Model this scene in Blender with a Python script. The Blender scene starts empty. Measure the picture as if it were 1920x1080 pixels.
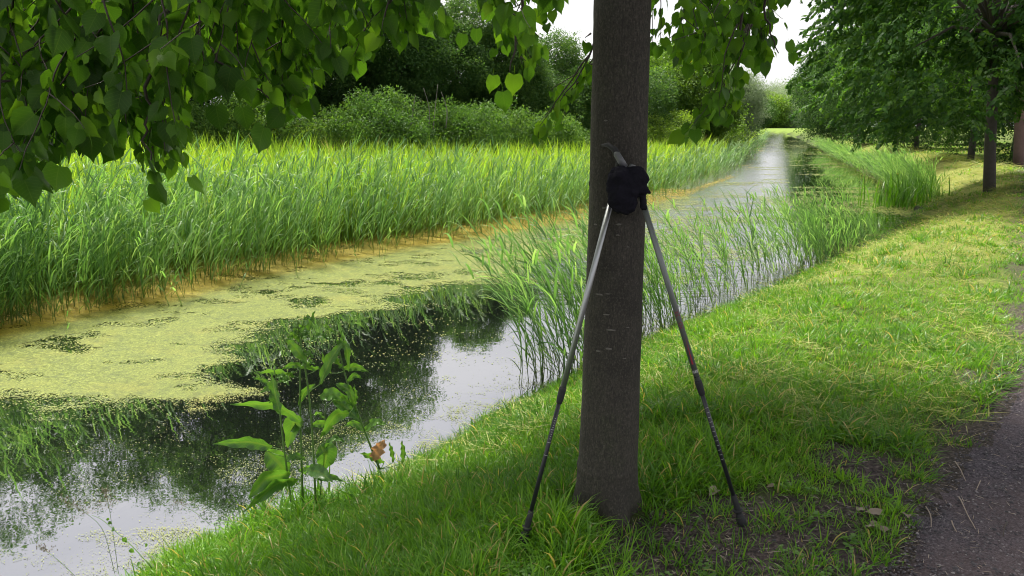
import bpy, math, random
import numpy as np
from mathutils import Vector, Matrix, noise as mnoise
R = math.radians
random.seed(5); rng = np.random.default_rng(11)
scene = bpy.context.scene
COL = scene.collection

# ------------------------------------------------------------ camera, sky, sun, exposure
EYE = 1.4; PITCH = R(12.4); FPX = 1387.0
cam_d = bpy.data.cameras.new('camera'); cam = bpy.data.objects.new('camera', cam_d); COL.objects.link(cam)
cam.location = (0, 0, EYE); cam.rotation_euler = (R(90) - PITCH, 0, 0)
cam_d.sensor_width = 36; cam_d.lens = 36 * FPX / 1920; cam_d.clip_start = 0.05; cam_d.clip_end = 3000
scene.camera = cam
SUN_DIR = Vector((-0.22, 0.40, 0.89)).normalized()
world = bpy.data.worlds.new('World'); scene.world = world; world.use_nodes = True
wn = world.node_tree; wn.nodes.clear()
def N(t, kind, **kw):
    n = t.nodes.new(kind)
    for k, v in kw.items(): setattr(n, k, v)
    return n
wo = N(wn, 'ShaderNodeOutputWorld'); wb = N(wn, 'ShaderNodeBackground'); wb.inputs[1].default_value = 0.1
sky = N(wn, 'ShaderNodeTexSky', sky_type='NISHITA'); sky.sun_disc = False
sky.sun_elevation = math.asin(SUN_DIR.z); sky.sun_rotation = math.atan2(SUN_DIR.x, SUN_DIR.y)
sky.air_density = 1.0; sky.dust_density = 3.0
tc = N(wn, 'ShaderNodeTexCoord'); mp = N(wn, 'ShaderNodeMapping'); mp.inputs['Scale'].default_value = (1.2, 1.2, 3.2)
wn.links.new(tc.outputs['Generated'], mp.inputs[0])
nz = N(wn, 'ShaderNodeTexNoise'); nz.inputs['Scale'].default_value = 1.6; nz.inputs['Detail'].default_value = 6; nz.inputs['Distortion'].default_value = 0.6
wn.links.new(mp.outputs[0], nz.inputs['Vector'])
cr = N(wn, 'ShaderNodeValToRGB'); cr.color_ramp.elements[0].position = 0.33; cr.color_ramp.elements[1].position = 0.68
cr.color_ramp.elements[0].color = (4.5, 4.55, 4.9, 1); cr.color_ramp.elements[1].color = (7.3, 7.15, 6.9, 1)
wn.links.new(nz.outputs[0], cr.inputs[0])
mx = N(wn, 'ShaderNodeMixRGB'); mx.inputs[0].default_value = 0.9
wn.links.new(sky.outputs[0], mx.inputs[1]); wn.links.new(cr.outputs[0], mx.inputs[2])
wn.links.new(mx.outputs[0], wb.inputs[0]); wn.links.new(wb.outputs[0], wo.inputs[0])
sun_d = bpy.data.lights.new('sun', 'SUN'); sun = bpy.data.objects.new('sun', sun_d); COL.objects.link(sun)
sun_d.energy = 5.0; sun_d.angle = R(13); sun_d.color = (1.0, 0.95, 0.84)
sun.rotation_euler = SUN_DIR.to_track_quat('Z', 'Y').to_euler()
vs = scene.view_settings; vs.view_transform = 'Standard'; vs.look = 'None'; vs.gamma = 1; vs.use_curve_mapping = False
vs.exposure = 0.92
cy = scene.cycles
cy.max_bounces = 6; cy.diffuse_bounces = 3; cy.glossy_bounces = 3; cy.transmission_bounces = 3; cy.transparent_max_bounces = 6
cy.use_denoising = True; cy.filter_width = 1.05; cy.caustics_reflective = False; cy.caustics_refractive = False

# ------------------------------------------------------------ small tools
cp, sp = math.cos(PITCH), math.sin(PITCH)
def ray(x, y):
    a, b = x - 960, 540 - y
    return np.array((a, FPX * cp + b * sp, -FPX * sp + b * cp))
def site(x, y, z=0.0):                       # the point of height z seen in that direction from the camera spot
    d = ray(x, y); return np.array((0, 0, EYE)) + d * ((z - EYE) / d[2])
def at(x, y, yy):                            # the point at forward distance yy
    d = ray(x, y); return np.array((0, 0, EYE)) + d * (yy / d[1])
def proj(P):
    P = np.asarray(P, float); q = P - np.array((0, 0, EYE))
    z = q[..., 1] * cp - q[..., 2] * sp; u = q[..., 1] * sp + q[..., 2] * cp
    z = np.maximum(z, 1e-3)
    return 960 + FPX * q[..., 0] / z, 540 - FPX * u / z, z
def tag(o, label=None, cat=None, group=None, kind=None):
    if label: o['label'] = label
    if cat: o['category'] = cat
    if group: o['group'] = group
    if kind: o['kind'] = kind
    return o
def empty(name, loc, label, cat, group=None, kind=None):
    o = bpy.data.objects.new(name, None); COL.objects.link(o); o.location = loc; o.empty_display_size = 0.1
    return tag(o, label, cat, group, kind)
def mesh(name, V, faces, attrs=None, smooth=True):
    """V (n,3); faces = list of (m,k) index arrays"""
    me = bpy.data.meshes.new(name); V = np.asarray(V, np.float32)
    me.vertices.add(len(V)); me.vertices.foreach_set('co', V.ravel())
    idx = []; tot = []
    for F in faces:
        F = np.asarray(F, np.int32)
        if len(F): idx.append(F.ravel()); tot.append(np.full(len(F), F.shape[1], np.int32))
    idx = np.concatenate(idx); tot = np.concatenate(tot)
    st = np.concatenate(([0], np.cumsum(tot)[:-1])).astype(np.int32)
    me.loops.add(len(idx)); me.loops.foreach_set('vertex_index', idx)
    me.polygons.add(len(tot)); me.polygons.foreach_set('loop_start', st); me.polygons.foreach_set('loop_total', tot)
    me.update(calc_edges=True)
    if smooth: me.polygons.foreach_set('use_smooth', np.ones(len(tot), bool))
    for k, v in (attrs or {}).items():
        a = me.attributes.new(k, 'FLOAT', 'POINT'); a.data.foreach_set('value', np.asarray(v, np.float32))
    me.validate(); return me
def obj(name, me, mat=None, parent=None, link=True):
    o = bpy.data.objects.new(name, me)
    if link: COL.objects.link(o)
    if mat is not None and len(me.materials) == 0: me.materials.append(mat)
    if parent is not None:
        o.parent = parent; pw = parent.location
        root = parent
        tot = Vector(parent.location)
        while root.parent is not None: root = root.parent; tot += root.location
        o.location = -tot            # geometry is given in world coordinates
    return o
class MB:
    """collects pieces into one mesh"""
    def __init__(s): s.V = []; s.F = {}; s.A = {}; s.n = 0
    def add(s, V, F, **attrs):
        V = np.asarray(V, float).reshape(-1, 3)
        for f in (F if isinstance(F, list) else [F]):
            f = np.asarray(f); s.F.setdefault(f.shape[1], []).append(f + s.n)
        s.V.append(V)
        for k in set(s.A) | set(attrs):
            v = attrs.get(k, 0.0); v = np.broadcast_to(np.asarray(v, float), (len(V),))
            s.A.setdefault(k, [np.zeros(s.n)] if s.n else []).append(v)
        s.n += len(V)
    def mesh(s, name, smooth=True):
        return mesh(name, np.concatenate(s.V), [np.concatenate(v) for v in s.F.values()], {k: np.concatenate(v) for k, v in s.A.items()}, smooth)
def _hash(ix, iy, seed):
    h = (ix.astype(np.int64) * 374761393 + iy.astype(np.int64) * 668265263 + seed * 974634777) & 0x7fffffff
    h = ((h ^ (h >> 13)) * 1274126177) & 0x7fffffff
    return ((h ^ (h >> 16)) & 0xffff) / 65535.0
def vnoise(x, y, seed=0):
    ix = np.floor(x); iy = np.floor(y); fx = x - ix; fy = y - iy
    fx = fx * fx * (3 - 2 * fx); fy = fy * fy * (3 - 2 * fy)
    a = _hash(ix, iy, seed); b = _hash(ix + 1, iy, seed); c = _hash(ix, iy + 1, seed); d = _hash(ix + 1, iy + 1, seed)
    return (a * (1 - fx) + b * fx) * (1 - fy) + (c * (1 - fx) + d * fx) * fy
def fbm(x, y, seed=0, o=4):
    x = np.asarray(x, float); y = np.asarray(y, float); s = 0; a = 0.5; t = 0
    for k in range(o):
        s = s + a * vnoise(x * 2 ** k + 17.3 * k, y * 2 ** k - 9.1 * k, seed + k); t += a; a *= 0.5
    return s / t
def sstep(a, b, x):
    t = np.clip((x - a) / (b - a), 0, 1); return t * t * (3 - 2 * t)
def tube(pts, rad, n=8, cap=True, seed=None):
    """closed tube along points; returns V, [F4, F3]"""
    P = np.asarray(pts, float); rad = np.broadcast_to(np.asarray(rad, float), (len(P),))
    T = np.gradient(P, axis=0); T /= np.linalg.norm(T, axis=1)[:, None] + 1e-9
    up = np.array((0, 0, 1.0)) if abs(T[0, 2]) < 0.9 else np.array((1.0, 0, 0))
    V = []
    for i in range(len(P)):
        a = np.cross(T[i], up); a /= np.linalg.norm(a) + 1e-9; b = np.cross(T[i], a); up = np.cross(a, T[i]) if abs(T[0, 2]) < 0.9 else up
        th = np.arange(n) * 2 * math.pi / n
        V.append(P[i] + rad[i] * (np.cos(th)[:, None] * a + np.sin(th)[:, None] * b))
    V = np.concatenate(V); m = len(P)
    i = np.arange(m - 1)[:, None] * n; j = np.arange(n)[None]; j2 = (j + 1) % n
    F = np.stack([i + j, i + j2, i + n + j2, i + n + j], -1).reshape(-1, 4)
    out = [F]
    if cap:
        V = np.concatenate([V, P[:1], P[-1:]]); c0 = m * n; j = np.arange(n); j2 = (j + 1) % n
        out.append(np.concatenate([np.stack([j2, j, np.full(n, c0)], -1), np.stack([(m - 1) * n + j, (m - 1) * n + j2, np.full(n, c0 + 1)], -1)]))
    return V, out
def ribbons(base, az, length, width, lean, curl, S=5, twist=0.0, prof='grass', power=1.4, fold=0.0):
    """n flat tapering blades that bend over; vectorised. returns V, F, t"""
    base = np.atleast_2d(base); n = len(base)
    az, length, width, lean, curl, twist = [np.broadcast_to(np.asarray(q, float), (n,)) for q in (az, length, width, lean, curl, twist)]
    t = np.linspace(0, 1, S + 1)
    th = lean[:, None] + curl[:, None] * t[None] ** power
    dl = length[:, None] / S
    hx = np.concatenate([np.zeros((n, 1)), np.cumsum(np.sin(th[:, :-1]) * dl, 1)], 1)
    hz = np.concatenate([np.zeros((n, 1)), np.cumsum(np.cos(th[:, :-1]) * dl, 1)], 1)
    c, s = np.cos(az)[:, None], np.sin(az)[:, None]
    C = np.stack([base[:, :1] + hx * c, base[:, 1:2] + hx * s, base[:, 2:3] + hz], -1)
    if prof == 'grass': w = (1 - t ** 2) ** 0.8 * 0.96 + 0.04
    elif prof == 'reed': w = np.minimum(1, (t * 7 + 0.35)) * (1 - t ** 1.6) + 0.02
    else: w = np.sin(np.pi * np.clip(t * 0.93 + 0.05, 0, 1)) ** 0.8
    w = w[None] * width[:, None] * 0.5
    a2 = az[:, None] + math.pi / 2 + twist[:, None] * t[None]
    tz = np.sin(twist[:, None] * (0.3 + t[None])) * 0.6
    sd = np.stack([np.cos(a2) * np.ones_like(th), np.sin(a2) * np.ones_like(th), tz], -1)
    sd /= np.linalg.norm(sd, axis=-1)[..., None]
    A = C - sd * w[..., None]; B = C + sd * w[..., None]
    if fold: pass
    V = np.stack([A, B], 2).reshape(-1, 3)                     # n,(S+1),2
    k = np.arange(n)[:, None] * (S + 1) * 2 + np.arange(S)[None] * 2
    F = np.stack([k, k + 1, k + 3, k + 2], -1).reshape(-1, 4)
    return V, F, np.broadcast_to(np.repeat(t, 2)[None], (n, 2 * (S + 1))).ravel()

# ------------------------------------------------------------ materials
def new_mat(name):
    m = bpy.data.materials.new(name); m.use_nodes = True; t = m.node_tree; t.nodes.clear()
    return m, t, N(t, 'ShaderNodeOutputMaterial')
def L(t, a, b): t.links.new(a, b)
def math_node(t, op, a, b=None, clamp=False):
    n = N(t, 'ShaderNodeMath', operation=op, use_clamp=clamp)
    for i, v in enumerate((a, b)):
        if v is None: continue
        if isinstance(v, (int, float)): n.inputs[i].default_value = v
        else: L(t, v, n.inputs[i])
    return n.outputs[0]
def ramp(t, fac, stops):
    r = N(t, 'ShaderNodeValToRGB'); e = r.color_ramp.elements
    while len(e) < len(stops): e.new(0.5)
    for el, (p, c) in zip(e, stops): el.position = p; el.color = (*c, 1)
    L(t, fac, r.inputs[0]); return r.outputs[0]
def attr(t, name, kind='GEOMETRY'):
    return N(t, 'ShaderNodeAttribute', attribute_name=name, attribute_type=kind).outputs['Fac']
def mixc(t, f, a, b, mode='MIX'):
    m = N(t, 'ShaderNodeMixRGB', blend_type=mode)
    for i, v in enumerate((f, a, b)):
        if isinstance(v, (int, float)): m.inputs[i].default_value = v
        elif isinstance(v, tuple): m.inputs[i].default_value = (*v, 1)
        else: L(t, v, m.inputs[i])
    return m.outputs[0]
def noise_tex(t, scale, detail=4, vec=None, rough=0.55):
    n = N(t, 'ShaderNodeTexNoise'); n.inputs['Scale'].default_value = scale; n.inputs['Detail'].default_value = detail; n.inputs['Roughness'].default_value = rough
    if vec is not None: L(t, vec, n.inputs['Vector'])
    return n.outputs[0]
def leaf_mat(name, cols, trans=0.4, tint_trans=(1.0, 1.0, 0.5), rough=0.45, spec=0.35, root=None, vein=False, dry=None):
    """cols: dark..light by the piece's own variation; root: colour of the lower stem (by attribute h)"""
    m, t, out = new_mat(name)
    v = attr(t, 'v'); iv = attr(t, 'tint', 'INSTANCER')
    f = math_node(t, 'ADD', math_node(t, 'MULTIPLY', v, 0.5), math_node(t, 'MULTIPLY', iv, 0.5), True)
    c = ramp(t, f, [(i / (len(cols) - 1) if len(cols) > 1 else 0, k) for i, k in enumerate(cols)])
    if dry is not None:
        d = ramp(t, v, [(0.93, (0, 0, 0)), (0.96, (1, 1, 1))]); c = mixc(t, d, c, dry)
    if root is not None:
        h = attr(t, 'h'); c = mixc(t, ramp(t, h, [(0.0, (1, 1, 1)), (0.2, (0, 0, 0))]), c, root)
    bump = None
    if vein:
        lx = attr(t, 'lx'); ly = attr(t, 'ly')
        ax = math_node(t, 'ABSOLUTE', lx)
        q = math_node(t, 'SUBTRACT', ly, math_node(t, 'MULTIPLY', ax, 0.75))
        fr = math_node(t, 'FRACT', math_node(t, 'MULTIPLY', q, 7.0))
        side = math_node(t, 'LESS_THAN', math_node(t, 'ABSOLUTE', math_node(t, 'SUBTRACT', fr, 0.5)), 0.05)
        mid = math_node(t, 'LESS_THAN', ax, 0.014 if vein is True else 0.05)
        vn = math_node(t, 'MAXIMUM', side, mid)
        c = mixc(t, math_node(t, 'MULTIPLY', vn, 0.22 if vein is True else 0.4), c, (0.16, 0.24, 0.05))
    pb = N(t, 'ShaderNodeBsdfPrincipled'); L(t, c, pb.inputs['Base Color']); pb.inputs['Roughness'].default_value = rough
    pb.inputs['Specular IOR Level'].default_value = spec
    tr = N(t, 'ShaderNodeBsdfTranslucent'); c2 = mixc(t, 1.0, c, tint_trans, 'MULTIPLY')
    g = N(t, 'ShaderNodeMixRGB', blend_type='ADD'); g.inputs[0].default_value = 1.0; L(t, c2, g.inputs[1]); L(t, c2, g.inputs[2])
    L(t, g.outputs[0], tr.inputs[0])
    ms = N(t, 'ShaderNodeMixShader'); ms.inputs[0].default_value = trans
    L(t, pb.outputs[0], ms.inputs[1]); L(t, tr.outputs[0], ms.inputs[2]); L(t, ms.outputs[0], out.inputs[0])
    return m
def solid(name, col, rough=0.6, metal=0.0, spec=0.5, noise=None, bump=0.0, nscale=40):
    m, t, out = new_mat(name); pb = N(t, 'ShaderNodeBsdfPrincipled')
    pb.inputs['Roughness'].default_value = rough; pb.inputs['Metallic'].default_value = metal; pb.inputs['Specular IOR Level'].default_value = spec
    tcn = N(t, 'ShaderNodeTexCoord').outputs['Object']; nn = noise_tex(t, nscale, 5, tcn)
    c2 = noise or tuple(q * 0.8 for q in col)
    L(t, mixc(t, nn, col, c2), pb.inputs['Base Color'])
    if bump:
        b = N(t, 'ShaderNodeBump'); b.inputs['Strength'].default_value = bump; b.inputs['Distance'].default_value = 0.01
        L(t, nn, b.inputs['Height']); L(t, b.outputs[0], pb.inputs['Normal'])
    L(t, pb.outputs[0], out.inputs[0]); return m

M = {}
M['linden'] = leaf_mat('linden_leaf', [(0.03, 0.075, 0.014), (0.075, 0.17, 0.02), (0.17, 0.29, 0.025)], 0.6, (0.95, 1.0, 0.35), 0.45, 0.25, vein=True)
M['linden_far'] = leaf_mat('linden_far_leaf', [(0.022, 0.065, 0.022), (0.055, 0.13, 0.03), (0.15, 0.27, 0.035)], 0.42, (0.95, 1.0, 0.4), 0.5, 0.15)
M['bush'] = leaf_mat('bush_leaf', [(0.022, 0.055, 0.02), (0.05, 0.115, 0.03), (0.12, 0.20, 0.05)], 0.35, (1, 1, 0.5), 0.55, 0.15)
M['bright'] = leaf_mat('bright_leaf', [(0.05, 0.11, 0.02), (0.10, 0.19, 0.025), (0.20, 0.29, 0.05)], 0.4, (1, 1, 0.45), 0.5, 0.3)
M['willow'] = leaf_mat('willow_leaf', [(0.10, 0.15, 0.08), (0.17, 0.23, 0.13), (0.26, 0.32, 0.2)], 0.35, (1, 1, 0.8), 0.5, 0.35)
M['nettle'] = leaf_mat('nettle_leaf', [(0.03, 0.08, 0.022), (0.07, 0.15, 0.03), (0.15, 0.24, 0.045)], 0.35, (1, 1, 0.5), 0.55, 0.15)
M['reed'] = leaf_mat('reed_blade', [(0.045, 0.105, 0.042), (0.12, 0.25, 0.07), (0.33, 0.46, 0.19)], 0.4, (1, 1, 0.5), 0.45, 0.3, root=(0.13, 0.16, 0.05), dry=(0.42, 0.38, 0.18))
M['meadow'] = leaf_mat('meadow_blade', [(0.10, 0.21, 0.025), (0.20, 0.33, 0.035), (0.33, 0.43, 0.07)], 0.45, (1, 1, 0.35), 0.5, 0.3, dry=(0.36, 0.33, 0.17))
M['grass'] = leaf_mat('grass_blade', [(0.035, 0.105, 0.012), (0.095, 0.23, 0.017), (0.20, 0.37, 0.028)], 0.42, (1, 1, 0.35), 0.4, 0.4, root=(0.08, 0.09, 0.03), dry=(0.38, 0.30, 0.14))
M['straw'] = leaf_mat('cut_grass', [(0.16, 0.19, 0.05), (0.30, 0.32, 0.08), (0.44, 0.42, 0.15)], 0.25, (1, 1, 0.6), 0.5, 0.3)
M['dock'] = leaf_mat('dock_leaf', [(0.055, 0.14, 0.03), (0.11, 0.24, 0.04), (0.18, 0.33, 0.065)], 0.42, (1, 1, 0.4), 0.35, 0.5, vein=2)
M['dead'] = leaf_mat('withered_leaf', [(0.16, 0.12, 0.09), (0.30, 0.24, 0.20), (0.42, 0.36, 0.31)], 0.1, (1, 0.9, 0.8), 0.6, 0.3)
M['orange'] = leaf_mat('orange_leaf', [(0.38, 0.22, 0.12), (0.46, 0.30, 0.17)], 0.3, (1, 0.8, 0.5), 0.6, 0.3)
M['twig'] = solid('twig_bark', (0.035, 0.026, 0.022), 0.7, noise=(0.06, 0.045, 0.035), bump=0.3)
M['farbark'] = solid('dark_bark', (0.055, 0.048, 0.042), 0.85, noise=(0.11, 0.10, 0.09), bump=0.5, nscale=12)

def bark_mat():
    m, t, out = new_mat('linden_bark'); pb = N(t, 'ShaderNodeBsdfPrincipled'); pb.inputs['Roughness'].default_value = 0.82
    pb.inputs['Specular IOR Level'].default_value = 0.25
    o = N(t, 'ShaderNodeTexCoord').outputs['Object']
    mpn = N(t, 'ShaderNodeMapping'); mpn.inputs['Scale'].default_value = (1, 1, 0.33); L(t, o, mpn.inputs[0])
    nn = N(t, 'ShaderNodeTexNoise'); nn.inputs['Scale'].default_value = 190; nn.inputs['Detail'].default_value = 4; nn.inputs['Roughness'].default_value = .65; nn.inputs['Distortion'].default_value = .7
    L(t, mpn.outputs[0], nn.inputs['Vector']); crack = ramp(t, nn.outputs[0], [(0.36, (0, 0, 0)), (0.58, (1, 1, 1))])
    big = noise_tex(t, 7, 5, o, 0.6); fine = noise_tex(t, 160, 3, o)
    c = ramp(t, big, [(0.3, (0.042, 0.038, 0.033)), (0.55, (0.078, 0.070, 0.059)), (0.75, (0.058, 0.064, 0.040))])
    c = mixc(t, ramp(t, fine, [(.45, (0, 0, 0)), (.68, (.8, .8, .8))]), c, (0.125, 0.113, 0.096))
    c = mixc(t, crack, (0.045, 0.041, 0.038), c)
    L(t, c, pb.inputs['Base Color'])
    hh = math_node(t, 'ADD', crack, math_node(t, 'MULTIPLY', fine, 0.5))
    b = N(t, 'ShaderNodeBump'); b.inputs['Strength'].default_value = 0.75; b.inputs['Distance'].default_value = 0.004
    L(t, hh, b.inputs['Height']); L(t, b.outputs[0], pb.inputs['Normal']); L(t, pb.outputs[0], out.inputs[0]); return m
M['bark'] = bark_mat()
M['scar'] = solid('bark_lenticel', (0.19, 0.18, 0.16), 0.8, noise=(0.1, 0.09, 0.08), nscale=120)

def ground_mat():
    m, t, out = new_mat('ground'); pb = N(t, 'ShaderNodeBsdfPrincipled'); pb.inputs['Roughness'].default_value = 0.95; pb.inputs['Specular IOR Level'].default_value = 0.15
    o = N(t, 'ShaderNodeTexCoord').outputs['Object']
    n1 = noise_tex(t, 3, 8, o, 0.7); n2 = noise_tex(t, 55, 5, o, 0.7)
    g = ramp(t, n1, [(0.3, (0.045, 0.07, 0.02)), (0.55, (0.09, 0.13, 0.025)), (0.75, (0.14, 0.16, 0.04))])
    dryc = ramp(t, n2, [(0.3, (0.13, 0.15, 0.035)), (0.7, (0.30, 0.30, 0.085))])
    soil = ramp(t, n2, [(0.36, (0.02, 0.016, 0.018)), (0.52, (0.065, 0.05, 0.05)), (0.68, (0.15, 0.12, 0.115))])
    bed = (0.02, 0.022, 0.015)
    c = mixc(t, attr(t, 'dry'), g, dryc); c = mixc(t, attr(t, 'soil'), c, soil)
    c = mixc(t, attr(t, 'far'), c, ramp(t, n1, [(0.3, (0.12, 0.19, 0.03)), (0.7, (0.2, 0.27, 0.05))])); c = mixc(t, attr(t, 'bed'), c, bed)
    L(t, c, pb.inputs['Base Color'])
    b = N(t, 'ShaderNodeBump'); b.inputs['Strength'].default_value = 0.8; b.inputs['Distance'].default_value = 0.015
    L(t, n2, b.inputs['Height']); L(t, b.outputs[0], pb.inputs['Normal']); L(t, pb.outputs[0], out.inputs[0]); return m
M['ground'] = ground_mat()
def path_mat():
    m, t, out = new_mat('path'); pb = N(t, 'ShaderNodeBsdfPrincipled'); pb.inputs['Roughness'].default_value = 0.9; pb.inputs['Specular IOR Level'].default_value = 0.3
    o = N(t, 'ShaderNodeTexCoord').outputs['Object']
    n1 = noise_tex(t, 2.2, 6, o, 0.65); n2 = noise_tex(t, 110, 5, o, 0.8)
    v = N(t, 'ShaderNodeTexVoronoi'); v.inputs['Scale'].default_value = 130; L(t, o, v.inputs['Vector'])
    c = ramp(t, n2, [(0.38, (0.022, 0.018, 0.026)), (0.52, (0.075, 0.062, 0.078)), (0.66, (0.20, 0.175, 0.20))])
    c = mixc(t, ramp(t, n1, [(0.42, (0, 0, 0)), (0.6, (0.45, 0.45, 0.45))]), c, (0.095, 0.065, 0.065))
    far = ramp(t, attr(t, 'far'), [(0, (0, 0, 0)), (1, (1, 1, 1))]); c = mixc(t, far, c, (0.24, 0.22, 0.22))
    L(t, c, pb.inputs['Base Color'])
    b = N(t, 'ShaderNodeBump'); b.inputs['Strength'].default_value = 0.9; b.inputs['Distance'].default_value = 0.008
    L(t, math_node(t, 'ADD', n2, math_node(t, 'MULTIPLY', v.outputs['Distance'], 0.6)), b.inputs['Height']); L(t, b.outputs[0], pb.inputs['Normal'])
    L(t, pb.outputs[0], out.inputs[0]); return m
M['path'] = path_mat()
def water_mat():
    m, t, out = new_mat('water')
    o = N(t, 'ShaderNodeTexCoord').outputs['Object']
    df = N(t, 'ShaderNodeBsdfDiffuse'); df.inputs[0].default_value = (0.006, 0.007, 0.007, 1)
    gl = N(t, 'ShaderNodeBsdfGlossy'); gl.inputs['Roughness'].default_value = 0.012; gl.inputs[0].default_value = (0.93, 0.93, 0.96, 1)
    lw = N(t, 'ShaderNodeLayerWeight'); lw.inputs[0].default_value = 0.5
    f = ramp(t, lw.outputs['Facing'], [(0.3, (0.56, 0.56, 0.57)), (0.72, (0.57, 0.57, 0.57)), (0.82, (0.66, 0.66, 0.66)), (0.92, (0.95, 0.95, 0.95))])
    mpn = N(t, 'ShaderNodeMapping'); mpn.inputs['Scale'].default_value = (1, 1, 1); L(t, o, mpn.inputs[0])
    nn = noise_tex(t, 5.0, 3, mpn.outputs[0])
    b = N(t, 'ShaderNodeBump'); b.inputs['Strength'].default_value = 0.012; b.inputs['Distance'].default_value = 0.05
    L(t, nn, b.inputs['Height'])
    rp = attr(t, 'ripple'); mp2 = N(t, 'ShaderNodeMapping'); mp2.inputs['Scale'].default_value = (6, 11, 1); mp2.inputs['Rotation'].default_value = (0, 0, -.25); L(t, o, mp2.inputs[0])
    n2 = noise_tex(t, 1.0, 3, mp2.outputs[0]); patch = noise_tex(t, .8, 3, mp2.outputs[0]); b2 = N(t, 'ShaderNodeBump'); b2.inputs['Distance'].default_value = 0.022
    L(t, math_node(t, 'MULTIPLY', rp, 1.0, True), b2.inputs['Strength']); L(t, n2, b2.inputs['Height']); L(t, b.outputs[0], b2.inputs['Normal']); L(t, b2.outputs[0], gl.inputs['Normal'])
    L(t, math_node(t, 'ADD', math_node(t, 'MULTIPLY', rp, .16), .012), gl.inputs['Roughness'])
    ms = N(t, 'ShaderNodeMixShader'); L(t, f, ms.inputs[0]); L(t, df.outputs[0], ms.inputs[1]); L(t, gl.outputs[0], ms.inputs[2]); L(t, ms.outputs[0], out.inputs[0])
    return m
M['water'] = water_mat()
def weed_mat():
    m, t, out = new_mat('duckweed'); pb = N(t, 'ShaderNodeBsdfPrincipled'); pb.inputs['Roughness'].default_value = 0.5; pb.inputs['Specular IOR Level'].default_value = 0.45
    o = N(t, 'ShaderNodeTexCoord').outputs['Object']; n1 = noise_tex(t, 1.6, 6, o, 0.65); n2 = noise_tex(t, 45, 5, o, 0.7)
    v = attr(t, 'v'); f = math_node(t, 'ADD', math_node(t, 'MULTIPLY', v, 0.5), math_node(t, 'MULTIPLY', n2, 0.5))
    c = ramp(t, f, [(0.2, (0.055, 0.08, 0.016)), (0.5, (0.165, 0.20, 0.026)), (0.8, (0.30, 0.34, 0.065))])
    c = mixc(t, ramp(t, n1, [(0.5, (0, 0, 0)), (0.75, (0.5, 0.5, 0.5))]), c, (0.27, 0.24, 0.035))
    n3 = noise_tex(t, 11, 6, o, 0.75); c = mixc(t, ramp(t, n3, [(0.50, (0, 0, 0)), (0.66, (.85, .85, .85))]), c, (0.075, 0.105, 0.02))
    c = mixc(t, attr(t, 'o'), c, ramp(t, f, [(0.2, (0.20, 0.15, 0.015)), (0.7, (0.46, 0.34, 0.022))]))
    L(t, c, pb.inputs['Base Color']); L(t, pb.outputs[0], out.inputs[0]); return m
M['weed'] = weed_mat()

# ------------------------------------------------------------ the plan of the canal
WZ = -0.6
Ledge = np.array([(-60, -60), (-16, -8), (-9, 1.5), (-5.24, 7.32), (-4.47, 8.51), (-3.56, 10.54), (-1.49, 12.9), (1.61, 17.0), (4.39, 21.2), (7.99, 28.66), (12.02, 38.4), (23.8, 72.35), (40, 120), (61, 180), (69, 203), (71, 320)])
Redge = np.array([(-45, -75), (-9, -12), (-2.4, -1.0), (-1.75, 2.3), (-1.62, 2.95), (-1.30, 3.38), (-0.93, 3.72), (-0.55, 4.1), (-0.05, 4.95), (0.54, 5.75), (1.91, 7.53), (3.88, 9.77), (6.57, 13.09), (10.18, 18.33), (12.2, 22.83), (15.6, 33.79), (29.22, 72.35), (45, 118), (65, 178), (70.5, 203), (71.6, 320)])
def smooth_line(P, n=6, it=2):
    for _ in range(it):
        Q = [P[0]]
        for a, b in zip(P[:-1], P[1:]): Q += [a * .75 + b * .25, a * .25 + b * .75]
        Q.append(P[-1]); P = np.array(Q)
    return P
Ls, Rs = smooth_line(Ledge), smooth_line(Redge)
def pdist(x, y, P):
    x = np.asarray(x, float); y = np.asarray(y, float); best = np.full(x.shape, 1e9); sgn = np.ones(x.shape)
    for a, b in zip(P[:-1], P[1:]):
        dx, dy = b - a; l2 = dx * dx + dy * dy
        t = np.clip(((x - a[0]) * dx + (y - a[1]) * dy) / l2, 0, 1)
        ex, ey = x - a[0] - t * dx, y - a[1] - t * dy
        d = ex * ex + ey * ey; m = d < best
        best = np.where(m, d, best); sgn = np.where(m, np.sign(dx * (y - a[1]) - dy * (x - a[0])), sgn)
    return np.sqrt(best), sgn
def wob(x, y): return 0.22 * (fbm(x * 1.3, y * 1.3, 3) - 0.5) + 0.12 * (fbm(x * 6, y * 6, 4) - 0.5)
def sR(x, y):
    d, s = pdist(x, y, Rs); return -d * s + wob(x, y)       # >0 on the right bank
def sL(x, y):
    d, s = pdist(x, y, Ls); return d * s + wob(x, y) * 1.6    # >0 beyond the left bank
PA = np.array((3.03, 4.07)); PD = np.array((0.675, 1.0)) / math.hypot(0.675, 1.0)
def path_off(x, y):                                         # distance to the right of the path's near edge
    q = (x - PA[0]) * PD[1] - (y - PA[1]) * PD[0]; a = (x - PA[0]) * PD[0] + (y - PA[1]) * PD[1]
    return q + 0.42 * sstep(0.6, -2.6, a) - 0.1 * sstep(2, 9, a) * (1 - sstep(14, 24, a)) - 0.10 * (fbm(a * 1.4, q * 0 + 2.2, 21) - 0.5) - 0.06 * (fbm(a * 7, q * 3, 22) - 0.5), a
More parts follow.
